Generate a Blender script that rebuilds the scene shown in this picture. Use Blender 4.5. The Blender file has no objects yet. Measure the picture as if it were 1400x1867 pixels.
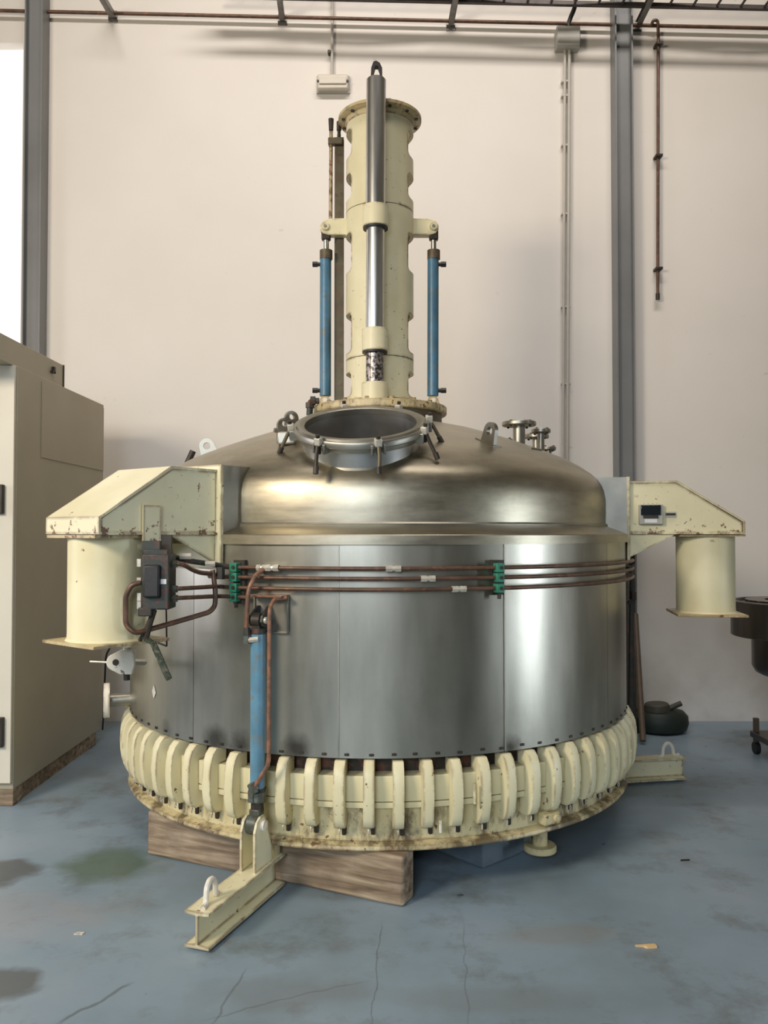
import bpy, bmesh, math, random
from mathutils import Matrix, Vector
random.seed(7)
R = math.radians
S = bpy.context.scene
col = S.collection
F = 1520.0; PITCH = math.atan((970 - 933.5) / F); CAMZ = 1.5

# ---------------------------------------------------------------- camera, world, lights, exposure
cam = bpy.data.cameras.new('camera'); co = bpy.data.objects.new('camera', cam); col.objects.link(co)
cam.sensor_fit = 'HORIZONTAL'; cam.sensor_width = 36; cam.lens = 36 * F / 1400
co.location = (0, 0, CAMZ); co.rotation_euler = (R(90) + PITCH, 0, 0); S.camera = co
cam.clip_start = 0.05
w = bpy.data.worlds.new('world'); S.world = w; w.use_nodes = True
w.node_tree.nodes['Background'].inputs[0].default_value = (0.75, 0.82, 1.0, 1)
w.node_tree.nodes['Background'].inputs[1].default_value = 0.1
S.view_settings.view_transform = 'Standard'; S.view_settings.look = 'None'
S.view_settings.exposure = 0.0; S.view_settings.gamma = 1; S.view_settings.use_curve_mapping = False

def area(name, loc, target, sx, sy, power, color):
    l = bpy.data.lights.new(name, 'AREA'); l.shape = 'RECTANGLE'; l.size = sx; l.size_y = sy
    l.energy = power; l.color = color
    o = bpy.data.objects.new(name, l); col.objects.link(o); o.location = loc
    o.rotation_euler = (Vector(target) - Vector(loc)).to_track_quat('-Z', 'Y').to_euler()
    return o
area('key_lamp', (-3.9, -0.6, 3.9), (-0.2, 4.2, 0.9), 1.4, 1.0, 250, (1.0, 0.87, 0.70))
area('ceiling_lamp', (0.2, 2.4, 8.6), (0.2, 6.6, 4.2), 6.5, 0.5, 130, (1.0, 0.92, 0.86)).data.spread = R(100)
area('left_daylight', (-6.3, 3.0, 2.6), (-0.8, 4.2, 1.2), 1.6, 3.2, 40, (0.86, 0.88, 1.0)).data.spread = R(110)
area('right_daylight', (6.2, 1.3, 1.1), (0.5, 3.6, 1.0), 0.26, 2.2, 5.0, (0.80, 0.90, 1.0)).data.spread = R(40)
area('front_floor_fill', (-1.6, -4.4, 3.2), (-0.7, 2.3, 0.0), 2.6, 2.4, 58, (0.78, 0.88, 1.0)).data.spread = R(75)  # added fill behind the camera, aimed low to brighten the floor

# ---------------------------------------------------------------- materials
def _nt(name):
    m = bpy.data.materials.new(name); m.use_nodes = True
    nt = m.node_tree; b = nt.nodes['Principled BSDF']
    return m, nt, b
def N(nt, t, **k):
    n = nt.nodes.new(t)
    for a, v in k.items():
        if a.startswith('i_'):
            n.inputs[int(a[2:])].default_value = v
        else: setattr(n, a, v)
    return n
def ramp(nt, src, stops):
    r = nt.nodes.new('ShaderNodeValToRGB'); nt.links.new(src, r.inputs[0])
    e = r.color_ramp.elements
    while len(e) < len(stops): e.new(0.5)
    for i, (p, c) in enumerate(stops):
        e[i].position = p; e[i].color = (c, c, c, 1) if isinstance(c, (int, float)) else (*c, 1)
    return r.outputs[0]
def noise(nt, scale, stretch=(1, 1, 1), detail=4, rough=0.55, dist=0.0, off=(0, 0, 0)):
    g = N(nt, 'ShaderNodeNewGeometry')
    mp = N(nt, 'ShaderNodeMapping'); mp.inputs[3].default_value = stretch; mp.inputs[1].default_value = off
    nt.links.new(g.outputs['Position'], mp.inputs[0])
    n = N(nt, 'ShaderNodeTexNoise'); n.inputs['Scale'].default_value = scale
    n.inputs['Detail'].default_value = detail; n.inputs['Roughness'].default_value = rough
    n.inputs['Distortion'].default_value = dist
    nt.links.new(mp.outputs[0], n.inputs['Vector'])
    return n.outputs['Fac']
def mix(nt, fac, a, b, mode='MIX'):
    m = N(nt, 'ShaderNodeMix', data_type='RGBA', blend_type=mode)
    for s, v in ((m.inputs[0], fac), (m.inputs[6], a), (m.inputs[7], b)):
        if isinstance(v, (int, float)): s.default_value = v
        elif isinstance(v, tuple): s.default_value = (*v, 1)
        else: nt.links.new(v, s)
    return m.outputs[2]
def bump(nt, b, h, strength, dist=0.01):
    n = N(nt, 'ShaderNodeBump'); n.inputs['Strength'].default_value = strength; n.inputs['Distance'].default_value = dist
    nt.links.new(h, n.inputs['Height']); nt.links.new(n.outputs[0], b.inputs['Normal'])
def plain(name, c, rough=0.5, metal=0.0, var=0.25, vs=12.0, dirt=None, da=0.0):
    m, nt, b = _nt(name)
    f = noise(nt, vs); k = ramp(nt, f, [(0.3, 1 - var), (0.7, 1.0)])
    cc = mix(nt, 1.0, c, k, 'MULTIPLY')
    if dirt:
        d = ramp(nt, noise(nt, vs * 2.3, off=(3, 1, 7), detail=6, rough=0.65), [(1 - da - 0.1, 0.0), (1 - da, 1.0)])
        cc = mix(nt, d, cc, dirt)
    nt.links.new(cc, b.inputs['Base Color'])
    b.inputs['Roughness'].default_value = rough; b.inputs['Metallic'].default_value = metal
    bump(nt, b, noise(nt, vs * 5), 0.15, 0.004)
    return m
def cream(name, c, spots, edge=0.0, grime=0.0, streak=0.0, low=None):
    m, nt, b = _nt(name)
    k = ramp(nt, noise(nt, 3.5, detail=5), [(0.3, (0.88, 0.86, 0.80)), (0.65, (1, 1, 1))])
    cc = mix(nt, 1.0, c, k, 'MULTIPLY')
    if grime:
        gm = ramp(nt, noise(nt, 7, (1, 1, .5), detail=8, rough=0.7, off=(5, 2, 1)), [(0.57 - grime * .12, 0.0), (0.68 - grime * .10, 0.9)])
        cc = mix(nt, gm, cc, (0.10, 0.07, 0.035))
    d = ramp(nt, noise(nt, 26, detail=5, rough=0.6, off=(9, 4, 2)), [(spots, 0.0), (spots + 0.02, 1.0)])
    if edge:
        bv = N(nt, 'ShaderNodeBevel', samples=4); bv.inputs[0].default_value = 0.020
        g = N(nt, 'ShaderNodeNewGeometry'); dt = N(nt, 'ShaderNodeVectorMath', operation='DOT_PRODUCT')
        nt.links.new(bv.outputs[0], dt.inputs[0]); nt.links.new(g.outputs['Normal'], dt.inputs[1])
        e = ramp(nt, dt.outputs['Value'], [(0.84, 1.0), (0.985, 0.0)])
        n2 = ramp(nt, noise(nt, 9, detail=6, rough=0.7, off=(1, 8, 5)), [(0.52 - edge * .15, 0.0), (0.62 - edge * .1, 1.0)])
        em = mix(nt, 1.0, e, n2, 'MULTIPLY')
        d = mix(nt, 1.0, d, em, 'LIGHTEN')
    if streak:
        sk = ramp(nt, noise(nt, 9, (1, 1, .10), detail=5, rough=0.6, off=(7, 3, 5)), [(0.62, 0.0), (0.70, streak)])
        cc = mix(nt, sk, cc, (0.50, 0.27, 0.11))
    # clustered chips: fine spots gated by a broad mask
    gate = ramp(nt, noise(nt, 2.6, detail=2, off=(6, 6, 2)), [(0.50, 0.0), (0.60, 1.0)])
    chip = ramp(nt, noise(nt, 34, detail=6, rough=0.65, off=(2, 7, 3)), [(0.635 if edge else 0.67, 0.0), (0.66 if edge else 0.70, 1.0)])
    d = mix(nt, 1.0, d, mix(nt, 1.0, gate, chip, 'MULTIPLY'), 'LIGHTEN')
    if low:
        g = N(nt, 'ShaderNodeNewGeometry'); sz = N(nt, 'ShaderNodeSeparateXYZ'); nt.links.new(g.outputs['Position'], sz.inputs[0])
        mr = N(nt, 'ShaderNodeMapRange'); nt.links.new(sz.outputs[2], mr.inputs[0])
        mr.inputs[1].default_value = low[0]; mr.inputs[2].default_value = low[1]; mr.inputs[3].default_value = 0.16; mr.inputs[4].default_value = 0.0
        ad = N(nt, 'ShaderNodeMath', operation='ADD'); nt.links.new(mr.outputs[0], ad.inputs[0]); nt.links.new(noise(nt, 24, detail=7, rough=0.7, off=(8, 8, 1)), ad.inputs[1])
        d = mix(nt, 1.0, d, ramp(nt, ad.outputs[0], [(0.675, 0.0), (0.71, 1.0)]), 'LIGHTEN')
    rust = mix(nt, noise(nt, 40), (0.10, 0.045, 0.02), (0.24, 0.115, 0.045))
    cc = mix(nt, d, cc, rust)
    nt.links.new(cc, b.inputs['Base Color'])
    b.inputs['Roughness'].default_value = 0.42
    bump(nt, b, noise(nt, 14), 0.12, 0.006)
    return m
def steel(name, c, r0, r1, stretch=(1, 1, 1), sc=6.0, wob=0.25, wsc=2.5, stain=0.0, wst=(1, 1, 1), spots=()):
    m, nt, b = _nt(name)
    f = noise(nt, sc, stretch, detail=6, rough=0.6)
    cc = mix(nt, ramp(nt, f, [(0.3, 0.0), (0.7, 1.0)]), tuple(x * .72 for x in c), c)
    if stain:
        s = ramp(nt, noise(nt, 2.2, (1, 1, 1), detail=7, rough=0.7, off=(4, 4, 4)), [(0.50, 0.0), (0.75, stain)])
        cc = mix(nt, s, cc, (0.22, 0.19, 0.12))
    for (sp, sr, sa) in spots:
        g = N(nt, 'ShaderNodeNewGeometry'); ds = N(nt, 'ShaderNodeVectorMath', operation='DISTANCE')
        nt.links.new(g.outputs['Position'], ds.inputs[0]); ds.inputs[1].default_value = sp
        ma = N(nt, 'ShaderNodeMath', operation='MULTIPLY_ADD'); nt.links.new(noise(nt, 18), ma.inputs[0]); ma.inputs[1].default_value = 0.05; nt.links.new(ds.outputs['Value'], ma.inputs[2])
        cc = mix(nt, ramp(nt, ma.outputs[0], [(sr * .5, sa), (sr * 1.15, 0.0)]), cc, (0.07, 0.06, 0.05))
    nt.links.new(cc, b.inputs['Base Color'])
    b.inputs['Metallic'].default_value = 1.0
    rr = N(nt, 'ShaderNodeMapRange'); rr.inputs[3].default_value = r0; rr.inputs[4].default_value = r1
    nt.links.new(f, rr.inputs[0]); nt.links.new(rr.outputs[0], b.inputs['Roughness'])
    bump(nt, b, noise(nt, wsc, wst, detail=2), wob, 0.03)
    return m
M = {}
M['cream'] = cream('cream_paint', (0.76, 0.70, 0.46), 0.72, 0.0)
M['cream_tower'] = cream('cream_paint_tower', (0.76, 0.70, 0.47), 0.71, 0.5, 0.0, 0.5)
M['cream_clamp'] = cream('cream_paint_clamp', (0.76, 0.70, 0.46), 0.685, 0.5)
M['cream_arm'] = cream('cream_paint_arm', (0.78, 0.73, 0.50), 0.71, 1.0, low=(1.475, 1.60))
M['cream_beam'] = cream('cream_paint_beam', (0.78, 0.73, 0.50), 0.71, 1.0)
M['cream_grimy'] = cream('cream_paint_grimy', (0.62, 0.54, 0.31), 0.67, 0.4, 0.55)
M['cream_filthy'] = cream('cream_paint_filthy_rim', (0.60, 0.51, 0.29), 0.62, 0.3, 1.0)
M['cream_rim'] = cream('cream_paint_rusty_rim', (0.58, 0.48, 0.27), 0.62, 0.8, 0.45)
M['white_paint'] = cream('off_white_paint', (0.80, 0.76, 0.66), 0.72, 0.4)
M['dome'] = steel('brushed_dome_steel', (0.50, 0.455, 0.35), 0.30, 0.48, (1, 1, 5), 5, 0.10, 2.0, 0.55)
M['jacket'] = steel('rolled_jacket_steel', (0.54, 0.52, 0.44), 0.27, 0.42, (1.6, 1.6, .3), 3, 0.32, 1.6, 0.25, (1.4, 1.4, .55), [((-0.72, 3.62, .60), .10, .8), ((-0.60, 3.55, .61), .08, .7), ((-0.36, 3.455, .61), .09, .85), ((0.535, 3.54, .59), .075, .85), ((-0.97, 3.83, .60), .07, .6)])
M['steel'] = steel('cast_steel_fitting', (0.42, 0.40, 0.34), 0.32, 0.5)
M['steel_in'] = steel('polished_neck_steel', (0.62, 0.61, 0.58), 0.28, 0.45, wob=0.1)
M['chrome'] = steel('chrome_shaft', (0.80, 0.79, 0.75), 0.26, 0.36, (4, 4, .3), 8, 0.05)
M['mottled'] = plain('dark_mottled_shaft', (0.06, 0.055, 0.05), 0.3, 0.5, 0.5, 20, (0.42, 0.36, 0.32), 0.45)
M['lever'] = plain('dark_green_lever', (0.045, 0.065, 0.04), 0.45, 0.2, 0.4, 30, (0.14, 0.13, 0.10), 0.4)
M['bright'] = plain('zinc_plated', (0.66, 0.62, 0.52), 0.35, 0.35, 0.3, 40)
M['rustpipe'] = plain('rusty_brown_pipe', (0.15, 0.085, 0.055), 0.42, 0.3, 0.5, 14, (0.20, 0.09, 0.055), 0.36)
M['redpipe'] = plain('red_brown_pipe', (0.34, 0.16, 0.09), 0.45, 0.15, 0.4, 12, (0.16, 0.09, 0.06), 0.42)
M['iron'] = plain('dark_iron', (0.055, 0.045, 0.035), 0.5, 0.4, 0.4, 20)
M['ironbrown'] = plain('dark_brown_iron', (0.115, 0.055, 0.038), 0.5, 0.2, 0.5, 14, (0.03, 0.04, 0.035), 0.5)
M['olive'] = plain('grimy_olive_steel', (0.14, 0.12, 0.07), 0.5, 0.3, 0.45, 9, (0.11, 0.075, 0.045), 0.42)
M['gland'] = plain('grey_green_gland', (0.16, 0.19, 0.17), 0.45, 0.4, 0.5, 22, (0.10, 0.09, 0.06), 0.45)
M['blue'] = plain('blue_cylinder_paint', (0.075, 0.20, 0.31), 0.36, 0.0, 0.35, 9, (0.10, 0.14, 0.16), 0.38)
M['bluefront'] = plain('light_blue_cylinder_paint', (0.13, 0.29, 0.40), 0.36, 0.0, 0.35, 9, (0.16, 0.20, 0.20), 0.38)
M['green'] = plain('green_plastic', (0.03, 0.24, 0.14), 0.45, 0.0, 0.35, 30)
M['black'] = plain('black_rubber', (0.018, 0.018, 0.018), 0.5, 0, 0.3)
M['cable'] = plain('black_cable', (0.012, 0.011, 0.01), 0.5, 0, 0.3)
M['darkwall'] = plain('grimy_lower_wall', (0.055, 0.042, 0.028), 0.6, 0.3, 0.5, 9, (0.13, 0.06, 0.035), 0.42)
M['galv'] = plain('galvanised_strut', (0.26, 0.25, 0.23), 0.45, 0.5, 0.4, 20)
M['tray'] = plain('dark_tray_steel', (0.10, 0.085, 0.08), 0.5, 0.4, 0.4, 12)
M['column'] = plain('grey_column_paint', (0.20, 0.205, 0.205), 0.45, 0.0, 0.15, 2.5)
M['grey'] = plain('grey_plastic_box', (0.42, 0.41, 0.36), 0.5, 0.0, 0.1)
M['conduit'] = plain('grey_conduit', (0.50, 0.47, 0.41), 0.5, 0.0, 0.1)
M['lamp_body'] = plain('cream_grey_lamp', (0.62, 0.57, 0.48), 0.4, 0.0, 0.08)
M['cabinet'] = plain('shaded_beige_cabinet', (0.40, 0.355, 0.255), 0.5, 0.0, 0.10, 2.5)  # body colour darkened: shade of the unlit cabinet side is put into it
M['cabinet_door'] = plain('lit_cabinet_door', (0.68, 0.64, 0.53), 0.5, 0.0, 0.08, 2.5)  # same cabinet, lighter: light on the front is put into the door colour
M['drum'] = steel('dull_drum_steel', (0.20, 0.185, 0.17), 0.3, 0.45, (2, 2, .2))
M['darkgreen'] = plain('dark_green_canister', (0.014, 0.025, 0.018), 0.55, 0, 0.4, 8)
M['drab'] = plain('drab_cap', (0.075, 0.07, 0.05), 0.6, 0, 0.4, 8)
M['pole'] = plain('brown_pole', (0.14, 0.10, 0.065), 0.5, 0, 0.4, 6)
M['bluewood'] = plain('blue_grey_block', (0.13, 0.17, 0.20), 0.6, 0, 0.4, 8)
M['sliver'] = plain('pale_wood', (0.72, 0.50, 0.24), 0.6, 0, 0.2)
M['darkvoid'] = plain('dark_joint', (0.02, 0.017, 0.012), 0.8, 0, 0.3)
M['sticker'] = plain('pale_sticker', (0.78, 0.73, 0.62), 0.5, 0, 0.5, 60)
M['tubecream'] = plain('rust_streaked_tube', (0.50, 0.42, 0.26), 0.5, 0, 0.4, 16, (0.20, 0.10, 0.05), 0.45)
M['labelwhite'] = plain('white_label', (0.75, 0.75, 0.72), 0.5, 0, 0.1)
M['screen'] = plain('dark_glass_control', (0.012, 0.018, 0.022), 0.15, 0, 0.2)

def wood():
    m, nt, b = _nt('old_timber')
    a = R(-25)
    g = N(nt, 'ShaderNodeTexCoord'); mp = N(nt, 'ShaderNodeMapping'); mp.inputs[3].default_value = (1.0, 7, 11)
    nt.links.new(g.outputs['Object'], mp.inputs[0])
    n = N(nt, 'ShaderNodeTexNoise'); n.inputs['Scale'].default_value = 3.2; n.inputs['Detail'].default_value = 7
    n.inputs['Distortion'].default_value = 0.5; nt.links.new(mp.outputs[0], n.inputs['Vector'])
    c = ramp(nt, n.outputs['Fac'], [(0.30, (0.11, 0.075, 0.045)), (0.48, (0.26, 0.19, 0.12)), (0.68, (0.44, 0.345, 0.24))])
    s = ramp(nt, noise(nt, 4, detail=6, off=(2, 2, 2)), [(0.45, 0.0), (0.7, 0.8)])
    c = mix(nt, s, c, (0.12, 0.085, 0.06))
    nt.links.new(c, b.inputs['Base Color']); b.inputs['Roughness'].default_value = 0.75
    bump(nt, b, n.outputs['Fac'], 0.5, 0.01)
    return m
M['wood'] = wood()

def floor_mat():
    m, nt, b = _nt('blue_painted_floor')
    k = ramp(nt, noise(nt, 0.9, detail=6, rough=0.6), [(0.30, (0.165, 0.215, 0.245)), (0.52, (0.225, 0.30, 0.36)), (0.72, (0.28, 0.34, 0.40))])
    st = ramp(nt, noise(nt, 2.6, (1, 1, 1), detail=8, rough=0.72, off=(3, 9, 0)), [(0.52, 0.0), (0.72, 0.75)])
    c = mix(nt, st, k, (0.115, 0.115, 0.10))
    br = ramp(nt, noise(nt, 1.3, (1, 1, 1), detail=7, rough=0.7, off=(13, 5, 0)), [(0.56, 0.0), (0.74, 0.4)])
    c = mix(nt, br, c, (0.25, 0.23, 0.19))
    g = N(nt, 'ShaderNodeNewGeometry')
    dn = N(nt, 'ShaderNodeTexNoise'); dn.inputs['Scale'].default_value = 7; dn.inputs['Detail'].default_value = 4
    nt.links.new(g.outputs['Position'], dn.inputs['Vector'])
    def spot(x, y, rx, ry, colr, amt, soft=0.35):
        nonlocal c
        mp = N(nt, 'ShaderNodeMapping', vector_type='POINT')
        mp.inputs[3].default_value = (1 / rx, 1 / ry, 0); mp.inputs[1].default_value = (-x / rx, -y / ry, 0)
        nt.links.new(g.outputs['Position'], mp.inputs[0])
        l = N(nt, 'ShaderNodeVectorMath', operation='LENGTH'); nt.links.new(mp.outputs[0], l.inputs[0])
        a = N(nt, 'ShaderNodeMath', operation='MULTIPLY_ADD'); nt.links.new(dn.outputs['Fac'], a.inputs[0])
        a.inputs[1].default_value = 1.1; nt.links.new(l.outputs['Value'], a.inputs[2])
        f = ramp(nt, N_div(nt, a.outputs[0]), [((1.45 - soft) / 3, amt), (1.65 / 3, 0.0)])
        c = mix(nt, f, c, colr)
    spot(-1.22, 3.80, 0.26, 0.22, (0.085, 0.13, 0.075), 0.75)
    spot(-1.73, 3.70, 0.22, 0.16, (0.09, 0.09, 0.085), 0.8, .15)
    spot(-1.28, 2.80, 0.14, 0.12, (0.09, 0.095, 0.09), 0.8, .15)
    spot(0.65, 3.15, 0.25, 0.10, (0.22, 0.20, 0.16), 0.4)
    spot(-1.5, 3.3, 0.5, 0.25, (0.30, 0.31, 0.33), 0.5)
    spot(0.35, 2.72, 0.35, 0.10, (0.15, 0.14, 0.12), 0.3)
    spot(-0.35, 2.75, 0.3, 0.12, (0.14, 0.13, 0.12), 0.35)
    # long cracks and scratches
    def line(x0, y0, x1, y1, wd, amt):
        nonlocal c
        dx, dy = x1 - x0, y1 - y0; L = math.hypot(dx, dy); an = math.atan2(dy, dx)
        mp = N(nt, 'ShaderNodeMapping', vector_type='TEXTURE'); mp.inputs[1].default_value = ((x0 + x1) / 2, (y0 + y1) / 2, 0)
        mp.inputs[2].default_value = (0, 0, an); mp.inputs[3].default_value = (L / 2, wd, 1)
        ad = N(nt, 'ShaderNodeVectorMath', operation='MULTIPLY_ADD')
        nt.links.new(dn.outputs['Color'], ad.inputs[0]); ad.inputs[1].default_value = (0.05, 0.05, 0); nt.links.new(g.outputs['Position'], ad.inputs[2])
        nt.links.new(ad.outputs[0], mp.inputs[0])
        sx = N(nt, 'ShaderNodeSeparateXYZ'); nt.links.new(mp.outputs[0], sx.inputs[0])
        ax = N(nt, 'ShaderNodeMath', operation='ABSOLUTE'); nt.links.new(sx.outputs[0], ax.inputs[0])
        ay = N(nt, 'ShaderNodeMath', operation='ABSOLUTE'); nt.links.new(sx.outputs[1], ay.inputs[0])
        mx = N(nt, 'ShaderNodeMath', operation='MAXIMUM'); nt.links.new(ax.outputs[0], mx.inputs[0]); nt.links.new(ay.outputs[0], mx.inputs[1])
        f = ramp(nt, mx.outputs[0], [(0.7, amt), (1.0, 0.0)])
        c = mix(nt, f, c, (0.06, 0.05, 0.045))
    line(-0.55, 2.62, -0.03, 2.86, 0.004, 0.35)
    line(-0.02, 2.55, 0.02, 3.3, 0.003, 0.4)
    line(0.28, 2.55, 0.33, 3.3, 0.003, 0.3)
    line(0.35, 2.60, 1.45, 2.59, 0.004, 0.35)
    line(-2.2, 4.55, -1.98, 4.72, 0.004, 0.6)
    line(-0.98, 2.6, -0.8, 2.85, 0.008, 0.5)
    line(-0.5, 2.58, -0.44, 2.95, 0.004, 0.4)
    # small dark specks
    sp = ramp(nt, noise(nt, 11, detail=3, rough=0.5, off=(31, 2, 0)), [(0.73, 0.0), (0.75, 0.75)])
    c = mix(nt, sp, c, (0.05, 0.045, 0.04))
    nt.links.new(c, b.inputs['Base Color'])
    rr = N(nt, 'ShaderNodeMapRange'); rr.inputs[3].default_value = 0.28; rr.inputs[4].default_value = 0.55
    nt.links.new(noise(nt, 2.0, detail=5), rr.inputs[0]); nt.links.new(rr.outputs[0], b.inputs['Roughness'])
    bump(nt, b, noise(nt, 5), 0.08, 0.01)
    return m
def N_div(nt, s):
    a = N(nt, 'ShaderNodeMath', operation='DIVIDE'); nt.links.new(s, a.inputs[0]); a.inputs[1].default_value = 3.0
    return a.outputs[0]
M['floor'] = floor_mat()
def wall_mat():
    m, nt, b = _nt('off_white_plaster')
    c = mix(nt, ramp(nt, noise(nt, 0.7, detail=4), [(0.35, 0.0), (0.65, 1.0)]), (0.71, 0.67, 0.61), (0.76, 0.72, 0.665))
    sc = ramp(nt, noise(nt, 5, (1, 1, 1.6), detail=5, rough=0.6, off=(2, 2, 8)), [(0.70, 0.0), (0.74, 0.45)])
    c = mix(nt, sc, c, (0.48, 0.44, 0.38))
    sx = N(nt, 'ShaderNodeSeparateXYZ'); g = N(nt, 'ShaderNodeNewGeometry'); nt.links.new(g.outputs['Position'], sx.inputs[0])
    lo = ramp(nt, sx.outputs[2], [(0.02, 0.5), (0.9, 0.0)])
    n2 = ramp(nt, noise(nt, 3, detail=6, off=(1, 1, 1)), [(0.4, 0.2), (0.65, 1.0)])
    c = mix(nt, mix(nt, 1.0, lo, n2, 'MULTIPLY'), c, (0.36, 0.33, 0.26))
    nt.links.new(c, b.inputs['Base Color']); b.inputs['Roughness'].default_value = 0.85
    bump(nt, b, noise(nt, 30), 0.06, 0.005)
    return m
M['wall'] = wall_mat()
M['roomwall'] = plain('far_room_wall', (0.36, 0.34, 0.29), 0.9, 0, 0.1, 1.0)
def emit(name, c, s):
    m, nt, b = _nt(name); b.inputs['Base Color'].default_value = (0.8, 0.8, 0.8, 1)
    b.inputs['Emission Color'].default_value = (*c, 1); b.inputs['Emission Strength'].default_value = s
    return m
M['daylight'] = emit('daylit_window_pane', (1.0, 0.97, 0.95), 1.25)

# ---------------------------------------------------------------- mesh builder
class MB:
    def __init__(s): s.v = []; s.f = []
    def add(s, vs, fs, T=None):
        o = len(s.v)
        for p in vs:
            p = Vector(p); s.v.append(T @ p if T is not None else p)
        flip = T is not None and T.to_3x3().determinant() < 0
        for f in fs:
            f = tuple(o + i for i in f); s.f.append(f[::-1] if flip else f)
        return s
    def box(s, c, d, T=None, rz=0):
        x, y, z = (k / 2 for k in d); c = Vector(c); m = Matrix.Rotation(rz, 3, 'Z')
        vs = [c + m @ Vector((a * x, b * y, e * z)) for a in (-1, 1) for b in (-1, 1) for e in (-1, 1)]
        return s.add(vs, [(0, 1, 3, 2), (4, 6, 7, 5), (0, 4, 5, 1), (2, 3, 7, 6), (0, 2, 6, 4), (1, 5, 7, 3)], T)
    def lathe(s, prof, seg=32, T=None, closed=False, a0=0, a1=360, caps=True):
        full = abs(a1 - a0) >= 360; n = seg if full else seg + 1
        vs = []; fs = []; m = len(prof)
        for i in range(n):
            a = R(a0 + (a1 - a0) * i / seg)
            for r, z in prof: vs.append((r * math.cos(a), r * math.sin(a), z))
        for i in range(seg):
            i2 = (i + 1) % n
            for j in range(m if closed else m - 1):
                j2 = (j + 1) % m
                fs.append((i * m + j, i2 * m + j, i2 * m + j2, i * m + j2))
        if not full and closed:
            fs.append(tuple(range(m))[::-1]); fs.append(tuple((n - 1) * m + j for j in range(m)))
        if full and not closed and caps:
            if prof[0][0] > 1e-6: fs.append(tuple(i * m for i in range(n))[::-1])
            if prof[-1][0] > 1e-6: fs.append(tuple(i * m + m - 1 for i in range(n)))
        return s.add(vs, fs, T)
    def prism(s, poly, h0, h1, T=None):
        n = len(poly); vs = [(x, y, h0) for x, y in poly] + [(x, y, h1) for x, y in poly]
        fs = [tuple(range(n))[::-1], tuple(range(n, 2 * n))] + [(i, (i + 1) % n, n + (i + 1) % n, n + i) for i in range(n)]
        return s.add(vs, fs, T)
    def cyl(s, p0, p1, r, seg=16, r1=None):
        p0 = Vector(p0); p1 = Vector(p1); d = p1 - p0
        T = Matrix.Translation(p0) @ d.to_track_quat('Z', 'Y').to_matrix().to_4x4()
        return s.lathe([(r, 0), (r if r1 is None else r1, d.length)], seg, T)
    def tube(s, pts, r, seg=10, closed=False):
        pts = [Vector(p) for p in pts]; n = len(pts); vs = []; fs = []; up = None
        for i in range(n):
            a = pts[i - 1] if (i > 0 or closed) else pts[i]; b = pts[(i + 1) % n] if (i < n - 1 or closed) else pts[i]
            t = (b - a).normalized()
            if up is None: up = t.orthogonal().normalized()
            up = (up - t * up.dot(t)).normalized(); sd = t.cross(up)
            for k in range(seg):
                q = 2 * math.pi * k / seg; vs.append(pts[i] + (up * math.cos(q) + sd * math.sin(q)) * r)
        for i in range(n if closed else n - 1):
            j = (i + 1) % n
            for k in range(seg):
                k2 = (k + 1) % seg; fs.append((i * seg + k, i * seg + k2, j * seg + k2, j * seg + k))
        if not closed:
            fs.append(tuple(range(seg))[::-1]); fs.append(tuple((n - 1) * seg + k for k in range(seg)))
        return s.add(vs, fs)
def fillet(pts, rad, n=6):
    pts = [Vector(p) for p in pts]; out = [pts[0]]
    for i in range(1, len(pts) - 1):
        a, b, c = pts[i - 1], pts[i], pts[i + 1]
        r = min(rad, (a - b).length * .45, (c - b).length * .45)
        p0 = b + (a - b).normalized() * r; p1 = b + (c - b).normalized() * r
        for k in range(n + 1):
            t = k / n; out.append(p0 * (1 - t) ** 2 + b * 2 * t * (1 - t) + p1 * t * t)
    out.append(pts[-1]); return out
WL = {}
def wl(p): return WL.get(p.name, Vector((0, 0, 0))) if p else Vector((0, 0, 0))
def link(name, me, mt, parent, loc, rotz=0):
    o = bpy.data.objects.new(name, me); col.objects.link(o)
    if mt is not None and not me.materials: me.materials.append(M[mt])
    o.location = Vector(loc) - wl(parent); o.rotation_euler = (0, 0, rotz)
    if parent: o.parent = parent
    WL[o.name] = Vector(loc)
    return o
def mesh(name, mb, origin, smooth=38, bev=0):
    me = bpy.data.meshes.new(name); me.from_pydata([tuple(v - origin) for v in mb.v], [], mb.f)
    bm = bmesh.new(); bm.from_mesh(me); bmesh.ops.recalc_face_normals(bm, faces=bm.faces); bm.to_mesh(me); bm.free()
    if smooth:
        me.polygons.foreach_set('use_smooth', [True] * len(me.polygons)); me.set_sharp_from_angle(angle=R(smooth))
    return me
def obj(name, mb, mt, parent=None, smooth=38, bev=0, label=None, origin=None):
    xs = [v.x for v in mb.v]; ys = [v.y for v in mb.v]; zs = [v.z for v in mb.v]
    c = Vector(((min(xs) + max(xs)) / 2, (min(ys) + max(ys)) / 2, (min(zs) + max(zs)) / 2)) if origin is None else Vector(origin)
    o = link(name, mesh(name, mb, c, smooth), mt, parent, c)
    if bev:
        b = o.modifiers.new('bevel', 'BEVEL'); b.width = bev; b.segments = 2; b.limit_method = 'ANGLE'; b.angle_limit = R(40)
    if label: o['label'] = label
    return o
def thing(name, label, cat, loc=(0, 0, 0), group=None):
    o = bpy.data.objects.new(name, None); col.objects.link(o); o.location = loc; WL[o.name] = Vector(loc)
    o.empty_display_size = 0.1
    return tag(o, label, cat, group)
def tag(o, label, cat, group=None):
    o['label'] = label; o['category'] = cat
    if group: o['group'] = group
    return o
def struct(name, mb, mt, **k):
    o = obj(name, mb, mt, None, **k); o['kind'] = 'structure'; return o
def stuff(o): o['kind'] = 'stuff'; return o
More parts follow.
